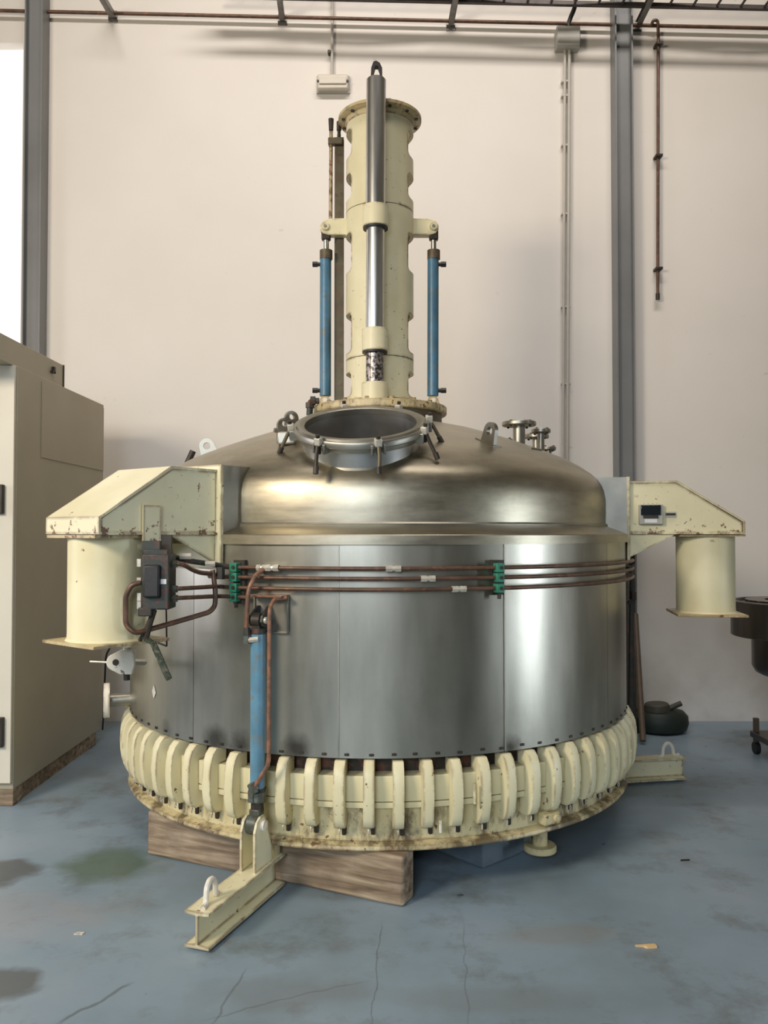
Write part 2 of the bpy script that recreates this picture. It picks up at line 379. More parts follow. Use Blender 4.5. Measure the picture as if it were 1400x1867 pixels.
def boolean(o, cutters):
    for c in cutters:
        me = bpy.data.meshes.new('cut'); me.from_pydata([tuple(v) for v in c.v], [], c.f)
        bm = bmesh.new(); bm.from_mesh(me); bmesh.ops.recalc_face_normals(bm, faces=bm.faces); bm.to_mesh(me); bm.free()
        co_ = bpy.data.objects.new('cut', me); col.objects.link(co_)
        m = o.modifiers.new('b', 'BOOLEAN'); m.object = co_; m.operation = 'DIFFERENCE'; m.solver = 'EXACT'
        bpy.context.view_layer.update()
        dg = bpy.context.evaluated_depsgraph_get()
        new = bpy.data.meshes.new_from_object(o.evaluated_get(dg))
        o.modifiers.clear(); o.data = new
        bpy.data.objects.remove(co_); bpy.data.meshes.remove(me)
    o.data.polygons.foreach_set('use_smooth', [True] * len(o.data.polygons)); o.data.set_sharp_from_angle(angle=R(38))
def P(px, py, Y):
    u = (px - 700) / F; v = (933.5 - py) / F
    y = math.cos(PITCH) - math.sin(PITCH) * v; z = math.sin(PITCH) + math.cos(PITCH) * v
    return Vector((u * Y / y, Y, CAMZ + z * Y / y))
def zf(py, Y): return P(700, py, Y).z

# ================================================================ ROOM
WY = 6.65
struct('floor', MB().box((0, 1.0, -0.05), (14.4, 12.6, 0.1)), 'floor')
# back wall: right of the left column it is plaster, left of it a tall daylit window
XL = P(38, 500, WY).x
wb = MB().box(((7.2 + XL) / 2, WY + 0.1, 4.5), (7.2 - XL, 0.2, 9.0))
wb.box(((XL - 7.2) / 2, WY + 0.1, 1.0), (XL + 7.2, 0.2, 2.0))
ztop = zf(78, WY)
wb.box(((XL - 7.2) / 2, WY + 0.1, (ztop + 9.0) / 2), (XL + 7.2, 0.2, 9.0 - ztop))
wb.box(((XL - 1.5 - 7.2) / 2, WY + 0.1, (2.0 + ztop) / 2), (XL - 1.5 + 7.2, 0.2, ztop - 2.0))
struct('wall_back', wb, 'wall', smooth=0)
struct('window_1', MB().box((XL - 0.75, WY + 0.12, (2.0 + ztop) / 2), (1.5, 0.04, ztop - 2.0)), 'daylight', smooth=0)
struct('wall_left', MB().box((-7.1, 1.0, 4.5), (0.2, 12.6, 9.0)), 'roomwall', smooth=0)
struct('wall_right', MB().box((7.1, 1.0, 4.5), (0.2, 12.6, 9.0)), 'roomwall', smooth=0)
struct('wall_front', MB().box((0, -5.2, 4.5), (14.4, 0.2, 9.0)), 'roomwall', smooth=0)
struct('ceiling', MB().box((0, 1.0, 9.05), (14.4, 12.6, 0.1)), 'roomwall', smooth=0)

def h_column(px0, px1, label):
    Yf = WY - 0.14; x0 = P(px0, 500, Yf).x; x1 = P(px1, 500, Yf).x
    t = thing('steel_column', label, 'column', ((x0 + x1) / 2, WY - 0.07, 0))
    for x in (x0 + 0.006, x1 - 0.006):
        obj('flange', MB().box((x, WY - 0.07, 4.48), (0.012, 0.14, 8.96)), 'column', t)
    obj('web', MB().box(((x0 + x1) / 2, WY - 0.085, 4.48), (x1 - x0 - 0.024, 0.01, 8.96)), 'column', t)
    obj('base_plate', MB().box(((x0 + x1) / 2, WY - 0.10, 0.01), (x1 - x0 + 0.06, 0.2, 0.02)), 'column', t)
h_column(40, 73, 'grey steel wall column behind the beige cabinet, at the bright window')
h_column(1124, 1157, 'grey steel wall column rising behind the right arm of the vessel')

# conduit along the wall, and hangers
a = P(-60, 18, WY - 0.05); b = P(1460, 53, WY - 0.05)
tag(obj('wall_pipe', MB().tube([a, b], 0.014, 10), 'rustpipe'), 'thin brown pipe running level across the whole upper wall', 'pipe')
# cable tray at the top of the picture
TY = WY - 0.42
t = thing('cable_tray', 'dark steel cable tray running along the top of the wall', 'cable tray', P(950, 4, TY))
off = Vector((0, 0.2, 0))
p0 = P(380, -8, TY + .2) - off; p1 = P(1500, 17, TY + .2) - off
d = (p1 - p0)
obj('side_rail', MB().tube([p0, p1], 0.022, 4), 'tray', t, smooth=0)
obj('side_rail', MB().tube([p0 + off, p1 + off], 0.022, 4), 'tray', t, smooth=0)
for i in range(26):
    q = p0 + d * ((i + .5) / 26)
    obj('rung', MB().tube([q, q + off], 0.010, 6), 'tray', t)
tc = [p0 + d * (k / 20) + Vector((0, 0.10 + 0.03 * math.sin(k), 0.035)) for k in range(21)]
obj('cable', MB().tube(tc, 0.02, 8), 'cable', t)
def strut(x0, y0, x1, y1, label):
    A = P(x0, y0, WY - 0.36); B = P(x1, y1, WY - 0.03)
    u = (B - A).normalized(); mb = MB()
    T = Matrix.Translation(A) @ u.to_track_quat('Z', 'X').to_matrix().to_4x4()
    L = (B - A).length
    for s in (-1, 1): mb.box((s * 0.02, 0, L / 2), (0.006, 0.04, L), T)
    mb.box((0, 0.02, L / 2), (0.046, 0.006, L), T)
    t = thing('wall_strut', label, 'bracket', B, 'slanting struts that carry the cable tray')
    obj('channel', mb, 'galv', t, smooth=0)
    obj('foot_plate', MB().box(B + Vector((0, 0.022, 0)), (0.07, 0.012, 0.09)), 'galv', t)
    obj('bolt', MB().cyl(B + Vector((0.01, -0.01, 0.03)), B + Vector((0.01, 0.02, 0.03)), 0.011, 6), 'iron', t)
strut(184, -8, 204, 27, 'grey channel strut slanting to the wall at top left, nearest the left column')
strut(508, -14, 514, 33, 'grey channel strut at the top of the wall, left of the lamp conduit')
strut(832, -14, 822, 42, 'grey channel strut at the top of the wall, between tower and junction box')
strut(1190, -12, 1163, 44, 'grey channel strut slanting down beside the right steel column')

# emergency lamp fitting with its conduit
Yw = WY - 0.04
t = thing('wall_lamp', 'small cream bulkhead lamp fitting high on the wall left of the tower', 'lamp', P(607, 151, WY - 0.03))
A = P(579, 138, Yw); B = P(635, 165, Yw)
obj('housing', MB().box(((A.x + B.x) / 2, WY - 0.035, (A.z + B.z) / 2), (B.x - A.x, 0.07, A.z - B.z)), 'lamp_body', t, bev=0.012)
obj('cover_strip', MB().box(((A.x + B.x) / 2, WY - 0.075, (A.z + B.z) / 2), (B.x - A.x - 0.03, 0.012, 0.05)), 'lamp_body', t, bev=0.004)
obj('back_rim', MB().box(((A.x + B.x) / 2, WY - 0.012, (A.z + B.z) / 2), (B.x - A.x + 0.02, 0.02, A.z - B.z + 0.02)), 'grey', t)
for s in (0.02, 0.98):
    q = A.lerp(B, s); obj('screw', MB().cyl((A.x + (B.x - A.x) * s, WY - 0.08, (A.z + B.z) / 2), (A.x + (B.x - A.x) * s, WY - 0.06, (A.z + B.z) / 2), 0.008, 8), 'iron', t)
cd = thing('lamp_conduit', 'thin grey conduit dropping from above to the bulkhead lamp', 'conduit', P(605, 60, Yw))
obj('tube', MB().tube([P(606, -30, Yw), P(605, 138, Yw)], 0.011, 8), 'conduit', cd)
q = P(600, 93, Yw - 0.02); obj('clip', MB().cyl(q, q + Vector((0, 0.05, 0)), 0.013, 8), 'iron', cd)

# junction box, its black cable and trunking
jb = thing('junction_box', 'grey square junction box on the wall under the cable tray', 'junction box', P(1034, 75, Yw))
A = P(1012, 55, Yw); B = P(1055, 92, Yw)
obj('housing', MB().box(((A.x + B.x) / 2, WY - 0.05, (A.z + B.z) / 2), (B.x - A.x, 0.10, A.z - B.z)), 'grey', jb, bev=0.008)
obj('lid', MB().box(((A.x + B.x) / 2, WY - 0.104, (A.z + B.z) / 2), (B.x - A.x - 0.01, 0.012, A.z - B.z - 0.01)), 'grey', jb, bev=0.004)
tag(obj('black_cable', MB().tube(fillet([P(1050, -10, WY - .2), P(1048, 14, WY - .12), P(1040, 32, WY - 0.06), P(1036, 45, WY - 0.05), P(1036, 56, WY - 0.05)], .08), 0.018, 10), 'cable'),
    'short thick black cable dropping from the tray into the grey junction box', 'cable')
ct = thing('wall_trunking', 'pair of grey conduits running down the wall below the junction box', 'conduit', P(1032, 460, Yw))
obj('tube', MB().tube([P(1030, 92, Yw), P(1026, 890, Yw)], 0.011, 8), 'conduit', ct)
obj('tube', MB().tube([P(1038, 92, Yw), P(1034, 890, Yw)], 0.013, 8), 'conduit', ct)
for yy in (150, 176, 266, 391, 560, 700):
    q = P(1031, yy, WY - 0.02); obj('clip', MB().box(q, (0.07, 0.05, 0.014)), 'conduit', ct)
# drop pipe right
dp = thing('drop_pipe', 'thin brown pipe hanging down the wall right of the steel column', 'pipe', P(1199, 290, Yw))
obj('pipe', MB().tube(fillet([P(1188, 47, Yw - .02), P(1190, 37, Yw - .05), P(1199, 37, Yw - .05), P(1200, 60, Yw - .01), P(1199, 535, Yw - .01)], .04), 0.012, 10), 'rustpipe', dp)
for yy in (83, 286, 491):
    q = P(1199.5, yy, Yw); obj('pipe_clip', MB().box(q, (0.055, 0.08, 0.02)), 'iron', dp, bev=0.003)
q = P(1199, 535, Yw - .01); obj('end_cap', MB().cyl(q + Vector((0, 0, 0.0)), q + Vector((0, 0, -0.05)), 0.017, 10), 'iron', dp)

# ================================================================ VESSEL
CX, CY = -0.03, 4.77
C = Vector((CX, CY, 0))
def RM(az): return Matrix.Translation(C) @ Matrix.Rotation(R(az), 4, 'Z')
def VP(az, r, z, t=0): return RM(az) @ Vector((r, t, z))
V = thing('reactor_vessel', 'large stainless steel mixing vessel with cream clamps, arms and tower, standing on timber blocks', 'vessel', (CX, CY, 0.206))
TC = Matrix.Translation(C)
# RZ maps a (r,z) polygon extruded along t: prism local (x=r, y=z, h=-t)
def RZ(az): return RM(az) @ Matrix(((1, 0, 0, 0), (0, 0, -1, 0), (0, 1, 0, 0), (0, 0, 0, 1)))

# dome
prof = [(1.255, 1.52), (1.258, 1.60), (1.257, 1.675), (1.249, 1.715), (1.237, 1.746), (1.215, 1.778), (1.185, 1.806), (1.12, 1.851), (1.046, 1.890),
        (0.98, 1.918), (0.92, 1.942), (0.83, 1.976), (0.74, 2.008), (0.65, 2.038), (0.56, 2.065), (0.46, 2.088), (0.37, 2.103), (0.30, 2.11)]
def dome_z(r):
    for (r0, z0), (r1, z1) in zip(prof[3:], prof[4:]):
        if r1 <= r <= r0: return z1 + (z0 - z1) * (r - r1) / (r0 - r1)
    return 2.11
inner = [(r - 0.012, z - 0.012) for r, z in prof[::-1]]
dome = obj('dome', MB().lathe(prof + inner, 160, TC, closed=True), 'dome', V, smooth=30)
# manway frame
MWc = Vector((-0.105, 3.745, 1.985)); tl = R(23)
nz = Vector((-0.03, -math.sin(tl), math.cos(tl))).normalized(); ax = Vector((1, 0, 0)); ax = (ax - nz * ax.dot(nz)).normalized(); ay = nz.cross(ax)
MW = Matrix(((ax.x, ay.x, nz.x, MWc.x), (ax.y, ay.y, nz.y, MWc.y), (ax.z, ay.z, nz.z, MWc.z), (0, 0, 0, 1)))
boolean_c = MB().lathe([(0.2555, -0.30), (0.2555, 0.1)], 64, Matrix.Translation(-WL[dome.name]) @ MW)
# cutter is given in the dome's own coordinates, so move it to world: dome object sits at its centre
cut = MB().lathe([(0.2555, -0.30), (0.2555, 0.1)], 64, MW)
boolean(dome, [cut])
# weld rings, skirt, band
def ring(name, pr, mt, seg=144, **k): return obj(name, MB().lathe(pr, seg, TC, closed=True), mt, V, smooth=30, **k)
ring('weld_seam', [(1.252, 1.528), (1.266, 1.528), (1.268, 1.536), (1.262, 1.543), (1.252, 1.543)], 'steel')
ring('skirt', [(1.24, 1.530), (1.262, 1.530), (1.366, 1.490), (1.369, 1.486), (1.369, 1.448), (1.355, 1.448), (1.355, 1.478), (1.24, 1.52)], 'dome')
# inner vessel wall and jacket panels
ring('inner_wall', [(1.26, 0.50), (1.27, 0.50), (1.27, 1.50), (1.26, 1.50)], 'darkwall')
for k in range(12):
    a0 = -96.6 + 30 * k
    pr = [(1.345, 0.578), (1.355, 0.578), (1.355, 1.452), (1.345, 1.452)]
    mb = MB().lathe(pr, 14, TC, closed=True, a0=a0 + 0.06, a1=a0 + 29.94)
    obj('jacket_panel', mb, 'jacket', V, smooth=30)
ring('seam_backing', [(1.33, 0.585), (1.343, 0.585), (1.343, 1.45), (1.33, 1.45)], 'darkvoid', 96)
screw_me = None
for k in range(90):
    az = -95.0 + 4 * k + random.uniform(-.4, .4)
    if math.sin(R(az)) > 0.25: continue
    p = VP(az, 1.352, 0.595 + random.uniform(-.003, .003))
    if screw_me is None:
        mb = MB().lathe([(0.0, 0.009), (0.005, 0.008), (0.0075, 0.0)], 8, Matrix.Rotation(R(90), 4, 'Y')); mb.box((0.004, 0, 0), (0.004, 0.02, 0.01))
        screw_me = mesh('jacket_screw', mb, Vector()); screw_me.materials.append(M['iron'])
    link('jacket_screw', screw_me, None, V, p, R(az))
# seam strip (raised edge) at two visible seams
for az in (-96.6, -66.6):
    obj('seam_strip', MB().box((1.3565, 0, 1.015), (0.004, 0.006, 0.87), RM(az)), 'steel', V)
# flanges
ring('upper_flange', [(1.27, 0.401), (1.345, 0.401), (1.347, 0.405), (1.347, 0.500), (1.343, 0.504), (1.27, 0.504)], 'cream')
ring('lower_flange', [(1.27, 0.374), (1.345, 0.374), (1.347, 0.378), (1.347, 0.397), (1.27, 0.397)], 'cream')
ring('lower_skirt', [(1.28, 0.236), (1.325, 0.236), (1.315, 0.375), (1.28, 0.375)], 'cream_grimy')
ring('base_rim', [(1.20, 0.206), (1.358, 0.206), (1.361, 0.212), (1.358, 0.224), (1.31, 0.240), (1.20, 0.240)], 'cream_filthy')
obj('bottom_plate', MB().lathe([(0.0, 0.207), (1.24, 0.207), (1.24, 0.24), (0.0, 0.24)], 96, TC, closed=True), 'darkwall', V)
# C clamps
poly = [(-0.095, 0.14), (-0.032, 0.14), (-0.010, 0.118), (0.004, 0.085), (0.010, 0.045), (0.012, 0.0), (0.010, -0.045), (0.003, -0.09), (-0.012, -0.122), (-0.035, -0.135), (-0.095, -0.135),
        (-0.095, -0.060), (-0.047, -0.057), (-0.047, 0.072), (-0.095, 0.076)]
mb = MB(); Tz = Matrix(((1, 0, 0, 0), (0, 0, -1, 0), (0, 1, 0, 0), (0, 0, 0, 1)))
bmx = bmesh.new()
mb.prism(poly, -0.0225, 0.0225, Tz)
clamp_me = mesh('clamp', mb, Vector(), 30); clamp_me.materials.append(M['cream_clamp'])
def bevel_mesh(me, wd):
    bm = bmesh.new(); bm.from_mesh(me)
    es = [e for e in bm.edges if len(e.link_faces) == 2 and e.calc_face_angle() > R(40)]
    bmesh.ops.bevel(bm, geom=es, offset=wd, segments=2, affect='EDGES', profile=0.6); bm.to_mesh(me); bm.free()
    me.polygons.foreach_set('use_smooth', [True] * len(me.polygons)); me.set_sharp_from_angle(angle=R(50))
bevel_mesh(clamp_me, 0.0045)
mb = MB(); mb.lathe([(0.0, -0.162), (0.008, -0.162), (0.010, -0.158), (0.010, -0.135)], 6, Matrix.Translation((-0.045, 0.016, 0)))
bolt_me = mesh('clamp_bolt', mb, Vector()); bolt_me.materials.append(M['iron'])
mb = MB(); mb.tube([(-0.030 + 0.004 * math.sin(q), -0.001, -0.146 - 0.011 * math.cos(q)) for q in [2 * math.pi * k / 8 for k in range(8)]], 0.0024, 5, closed=True)
mb.cyl((-0.03, -0.001, -0.136), (-0.03, -0.001, -0.14), 0.003, 6)
pin_me = mesh('split_ring', mb, Vector()); pin_me.materials.append(M['bright'])
for k in range(72):
    az = -90 - 1.3 + 5 * k
    rr = random.uniform(-.002, .002)
    if abs(((az + 110 + 180) % 360) - 180) < 1.9: pass
    p = VP(az, 1.393 + rr, 0.43 + random.uniform(-.003, .003)); az2 = R(az + random.uniform(-.5, .5))
    cl = link('clamp', clamp_me, None, V, p, az2)
    if math.sin(R(az)) < 0.35:
        for nm, me in (('clamp_bolt', bolt_me), ('split_ring', pin_me)):
            o = bpy.data.objects.new(nm, me); col.objects.link(o); o.parent = cl
# little extras on the skirt
q = P(865, 1447, 3.42); obj('guide_pin', MB().box(q, (0.011, 0.02, 0.082)), 'cream_clamp', V, bev=0.003)
q = P(803, 1508, 3.40); obj('guide_pin', MB().cyl(q - Vector((0, 0, .022)), q + Vector((0, 0, .025)), 0.006, 8), 'white_paint', V)
sl = VP(-57, 1.375, 0.262); sb = obj('side_bracket', MB().box((1.36, 0, 0.268), (0.05, 0.09, 0.05), RM(-57)), 'cream_grimy', V, bev=0.008)
obj('bolt', MB().cyl(VP(-57, 1.37, .27, .02), VP(-57, 1.40, .27, .02), 0.017, 12), 'cream_grimy', sb)
# drain nozzle beneath
q = Vector((0.71, 3.83, 0))
dn_ = obj('drain_nozzle', MB().cyl(q + Vector((0, 0, 0.08)), q + Vector((0, 0, 0.22)), 0.034, 20), 'cream_grimy', V)
obj('nozzle_flange', MB().lathe([(0.0, 0.05), (0.070, 0.05), (0.074, 0.055), (0.074, 0.075), (0.070, 0.08), (0.0, 0.08)], 32, Matrix.Translation(q)), 'cream_grimy', dn_)

# ---------------- arms
for az in (232.5, -9.0, 111.5):
    hw = 0.175
    pr = [(1.362, 1.497), (1.925, 1.497), (1.925, 1.550), (1.60, 1.757), (1.362, 1.757)]
    arm = obj('support_arm', MB().prism(pr, -hw, hw, RZ(az)), 'cream_arm', V, smooth=0)
    e = 0.008; cp = [(1.362, 1.757), (1.602, 1.757), (1.930, 1.552), (1.930, 1.492), (1.94, 1.492), (1.94, 1.557), (1.606, 1.768), (1.362, 1.768)]
    obj('cover_plate', MB().prism(cp, -hw - .006, hw + .006, RZ(az)), 'cream_arm', arm, smooth=0)
    obj('bottom_lip', MB().box((1.645, 0, 1.494), (0.57, 2 * hw + 0.016, 0.010), RM(az)), 'cream_arm', arm)
    obj('end_plate', MB().box((1.356, 0, 1.565), (0.014, 0.41, 0.45), RM(az)), 'cream_beam', arm)
    for s in (-1, 1):
        obj('gusset', MB().prism([(1.362, 1.489), (1.60, 1.489), (1.362, 1.365)], s * (hw - .012) - .006, s * (hw - .012) + .006, RZ(az)), 'cream_beam', arm, smooth=0)
        obj('mounting_web', MB().prism([(1.10, 1.505), (1.349, 1.475), (1.349, 1.788), (1.10, 1.788)], s * 0.195 - .004, s * 0.195 + .004, RZ(az)), 'steel', arm, smooth=0)
    Tc = RM(az) @ Matrix.Translation((1.78, 0, 0))
    leg = obj('column_foot', MB().lathe([(0.152, 1.072), (0.150, 1.10), (0.150, 1.482)], 64, Tc), 'cream', V)
    obj('top_plate', MB().box((0, 0, 1.4825), (0.33, 0.33, 0.012), Tc), 'cream_rim', leg)
    obj('foot_plate', MB().box((0, 0, 1.066), (0.35, 0.35, 0.013), Tc), 'cream_rim', leg, bev=0.002)
    obj('weld_bead', MB().lathe([(0.150, 1.0725), (0.158, 1.0725), (0.150, 1.082)], 48, Tc, closed=True), 'cream', leg)

# control box on right arm
az = -9.0
def armbox(name, r0, r1, z0, z1, t0, t1, mt, par, **k):
    return obj(name, MB().box(((r0 + r1) / 2, (t0 + t1) / 2, (z0 + z1) / 2), (r1 - r0, t1 - t0, z1 - z0), RM(az)), mt, par, **k)
cb = armbox('control_box', 1.41, 1.53, 1.54, 1.643, -.205, -.175, 'grey', V, bev=0.004)
armbox('display', 1.418, 1.518, 1.588, 1.64, -.216, -.204, 'screen', cb, bev=0.003)
armbox('button_row', 1.43, 1.505, 1.572, 1.586, -.212, -.204, 'iron', cb)
armbox('name_plate', 1.437, 1.50, 1.549, 1.568, -.208, -.204, 'labelwhite', cb)
for i in range(4):
    armbox('display_knob', 1.43 + i * .022, 1.438 + i * .022, 1.628, 1.65, -.214, -.206, 'bright', cb)
tg = armbox('data_tag', 1.545, 1.60, 1.575, 1.605, -.179, -.175, 'grey', V)
armbox('latch', 1.548, 1.595, 1.588, 1.598, -.186, -.178, 'iron', tg)

# ---------------- beams under the vessel
for k, az in enumerate((250, 10, 130)):
    pr_ = [(-.05, .012), (.05, .012), (.05, .021), (.005, .027), (.005, .127), (.05, .133), (.05, .142), (-.05, .142), (-.05, .133), (-.005, .127), (-.005, .027), (-.05, .021)]
    T = RM(az) @ Matrix(((0, 0, 1, 0), (1, 0, 0, 0), (0, 1, 0, 0), (0, 0, 0, 1)))
    bmx_ = obj('support_beam', MB().prism(pr_, 1.27, 1.87, T), 'cream_beam', V, smooth=0)
    obj('hanger_post', MB().box((1.31, 0, 0.175), (0.06, 0.06, 0.066), RM(az)), 'cream_grimy', bmx_)
    arc = [(1.69, 0, .148), (1.735, 0, .146)] + [(1.775 - 0.035 * math.cos(R(a_)), 0, .175 + 0.035 * math.sin(R(a_))) for a_ in range(0, 181, 20)] + [(1.815, 0, .148), (1.85, 0, .146)]
    arc = fillet([(1.71, -.012, .147), (1.738, -.004, .147), (1.745, 0, .20), (1.765, 0, .222), (1.785, 0, .222), (1.805, 0, .20), (1.815, .004, .147), (1.85, .012, .147)], .02, 4)
    obj('lifting_eye', MB().tube([RM(az) @ Vector(p) for p in arc], 0.0105, 8), 'white_paint', bmx_)
    if k == 2: continue
    for s in (-1, 1):
        obj('clevis_plate', MB().prism([(1.36, .142), (1.505, .142), (1.505, .30), (1.488, .335), (1.46, .352), (1.425, .352), (1.40, .30), (1.36, .20)], s * .03 - .005, s * .03 + .005, RZ(az)), 'cream_beam', bmx_, smooth=0)
    # hydraulic cylinder
    rc = 1.425
    top = zf(1155, 3.44); bot = zf(1440, 3.44)
    hy = obj('hydraulic_cylinder', MB().lathe([(0.030, bot), (0.030, top)], 28, RM(az) @ Matrix.Translation((rc, 0, 0))), 'bluefront', V, label='pale blue painted hydraulic cylinder')
    Tc = RM(az) @ Matrix.Translation((rc, 0, 0))
    obj('tube_cap', MB().lathe([(0.024, top), (0.031, top), (0.031, top + .018), (0.026, top + .024)], 20, Tc), 'ironbrown', hy)
    obj('gland', MB().lathe([(0.031, bot - 0.045), (0.035, bot - .040), (0.035, bot - .004), (0.031, bot)], 24, Tc), 'gland', hy)
    obj('gland_ring', MB().lathe([(0.036, bot + 0.002), (0.036, bot + .012)], 24, Tc), 'iron', hy)
    obj('rod', MB().lathe([(0.018, .35), (0.018, bot - .04)], 16, Tc), 'chrome', hy)
    obj('rod_lock_nut', MB().lathe([(0.026, .362), (0.026, bot - .05)], 6, Tc), 'iron', hy)
    Tq = RM(az) @ Matrix.Translation((1.445, 0, 0.315)) @ Matrix.Rotation(R(90), 4, 'X')
    obj('rod_eye', MB().lathe([(0.0, -.022), (0.042, -.022), (0.042, .022), (0.0, .022)], 24, Tq).box((-0.015, 0.04, 0), (0.05, .04, .044), Tq), 'gland', hy, bev=0.003)
    obj('clevis_pin', MB().lathe([(0.0, -.05), (0.022, -.05), (0.022, .05), (0.0, .05)], 18, Tq), 'white_paint', hy)
    obj('pin_nut', MB().lathe([(0.0, .05), (0.012, .05), (0.012, .06), (0.0, .06)], 6, Tq), 'iron', hy)
    # upper mounting
    zt = zf(1088, 3.4); zb = zf(1157, 3.4)
    mp_ = obj('upper_mount', MB().box((1.359, .03, (zt + zb) / 2), (0.008, .155, zt - zb), RM(az)), 'steel', V)
    obj('top_shelf', MB().box((1.39, .03, zt), (0.07, .155, .007), RM(az)), 'redpipe', mp_)
    for t_ in (-.047, .107):
        obj('frame_edge', MB().box((1.365, t_, (zt + zb) / 2), (0.014, .005, zt - zb), RM(az)), 'steel', mp_)
    obj('frame_edge', MB().box((1.365, .03, zb), (0.014, .155, .005), RM(az)), 'steel', mp_)
    for s in (-1, 1):
        ze = zf(1132, 3.4)
        obj('mount_ear', MB().prism([(1.36, ze + .055), (1.385, ze + .055), (1.44, ze + .02), (1.448, ze - .005), (1.435, ze - .025), (1.40, ze - .03), (1.36, ze - .06)], s * .026 - .005, s * .026 + .005, RZ(az)), 'ironbrown', mp_, smooth=0)
    obj('mount_pin', MB().cyl(VP(az, 1.425, ze, -.042), VP(az, 1.425, ze, .042), 0.014, 16), 'bright', mp_)
    obj('cylinder_eye', MB().cyl(VP(az, 1.425, ze, -.018), VP(az, 1.425, ze, .018), 0.03, 20).box((1.425, 0, ze - .035), (.04, .036, .05), RM(az)), 'iron', mp_)

# ---------------- ring pipes round the jacket
zs = [1.352, 1.311, 1.267]
for i, z in enumerate(zs):
    a0 = [-116.5, -121, -121][i]
    pts = [VP(a, 1.392, z) for a in [a0 + (3 - a0) * k / 70 for k in range(71)]]
    obj('ring_pipe', MB().tube(pts, 0.0085, 10), 'rustpipe', V)
def fit(az, r, z, L=0.05, rad=0.014):
    m = MB(); d_ = Vector((-math.sin(R(az)), math.cos(R(az)), 0)); c = VP(az, r, z)
    o = obj('pipe_coupling', m.cyl(c - d_ * L / 2, c - d_ * L / 12, rad, 6).cyl(c + d_ * L / 9, c + d_ * L / 2, rad, 6).cyl(c - d_ * L / 2, c + d_ * L / 2, rad * .8, 10), 'bright', V, smooth=20)
    return o
def az_of(px, r):
    best = None
    for k in range(-900, 900):
        ph = R(k / 10); x = CX + r * math.sin(ph); Y = CY - r * math.cos(ph)
        e = abs(700 + F * x / Y - px)
        if best is None or e < best[0]: best = (e, k / 10)
    return best[1] - 90
fit(az_of(717, 1.392), 1.392, zs[0], .062); fit(az_of(780, 1.392), 1.392, zs[1], .060); fit(az_of(836, 1.392), 1.392, zs[2], .060)
fit(az_of(497, 1.392), 1.392, zs[0], .06, .015); fit(az_of(478, 1.392), 1.392, zs[0], .045, .014)
for pxc, zz in ((428, zs + [1.227]), (912, zs)):
    a_ = az_of(pxc, 1.40)
    bk = obj('clamp_rail', MB().box((1.366, 0.004, sum(zz) / len(zz)), (0.02, 0.055, zz[0] - zz[-1] + .06), RM(a_)), 'iron', V)
    for z in zz:
        o = obj('pipe_clip', MB().box((1.393, -0.004, z), (0.036, 0.036, 0.038), RM(a_)), 'green', V, bev=0.003, label='green plastic pipe clip')
        obj('screw', MB().cyl(VP(a_, 1.41, z), VP(a_, 1.415, z), 0.008, 10), 'iron', o)
    obj('end_bolt', MB().cyl(VP(a_, 1.39, zz[-1] - .045), VP(a_, 1.39, zz[-1] - .018), 0.008, 8), 'iron', V)
def W(px, py, r=None, Y=None):   # point of the photograph at radius r from the vessel axis (front side) or depth Y
    if Y is None:
        a_ = az_of(px, r); Y = CY + r * math.sin(R(a_))
    return P(px, py, Y)
def pipe(pts, rad, mt, name='pipe', fl=0.05, par=None):
    return obj(name, MB().tube(fillet(pts, fl, 6), rad, 10), mt, par or V)
# red-brown pipes at front cylinder
pipe([W(482, 1036, r=1.395), W(466, 1048, r=1.43), W(452, 1075, r=1.46), W(449, 1150, r=1.46)], 0.0095, 'redpipe', fl=.05)
pipe([W(523, 1090, r=1.40), W(500, 1091, r=1.42), W(491, 1110, r=1.47), W(490, 1385, r=1.47), W(487, 1398, r=1.47), W(464, 1434, r=1.475)], 0.0088, 'redpipe', fl=.03)
def lump(px, py, r, rad, h, mt='bright', Y=None, d=(0, 0, 1), seg=6):
    c = W(px, py, r=r, Y=Y); d = Vector(d); return obj('pipe_fitting', MB().cyl(c - d * h / 2, c + d * h / 2, rad, seg), mt, V, smooth=20)
lump(450, 1152, 1.46, .015, .035, 'ironbrown'); lump(450, 1166, 1.46, .0175, .032, 'gland'); lump(462, 1166, 1.455, .012, .04, 'bright', d=(1, 0, .1))
lump(461, 1437, 1.475, .018, .04, 'gland', d=(.4, 0, -.9)); lump(458, 1452, 1.46, .014, .045, 'gland')
lump(463, 1440, 1.47, .012, .03, 'bright', d=(1, 0, .2))
# pipe loops from the valve block
YB = 3.27
pipe([W(312, 1074, Y=YB), W(330, 1073, Y=YB), W(398, 1069, Y=3.46), VP(-118, 1.392, 1.2685)], .0085, 'rustpipe')
pipe([W(312, 1091, Y=YB), W(330, 1090, Y=YB), W(398, 1087, Y=3.46), VP(-116, 1.392, 1.228), VP(-112.5, 1.392, 1.2285)], .0085, 'rustpipe')
pipe([W(312, 1027, Y=YB), W(332, 1028, Y=YB), W(360, 1044, Y=3.38), W(396, 1047, Y=3.48), VP(-121, 1.392, 1.311)], .0095, 'rustpipe')
pipe([W(318, 1016, Y=3.42), W(340, 1022, Y=3.42), W(395, 1030, Y=3.5), VP(-116, 1.392, 1.352)], .011, 'ironbrown')
pipe([W(256, 1062, Y=3.23), W(240, 1066, Y=3.22), W(229, 1085, Y=3.22), W(229, 1140, Y=3.22), W(246, 1155, Y=3.22), W(300, 1140, Y=3.30), W(382, 1116, Y=3.42), W(392, 1105, Y=3.44), W(393, 1080, Y=3.44), W(388, 1040, Y=3.46)], .0105, 'rustpipe', fl=.045)
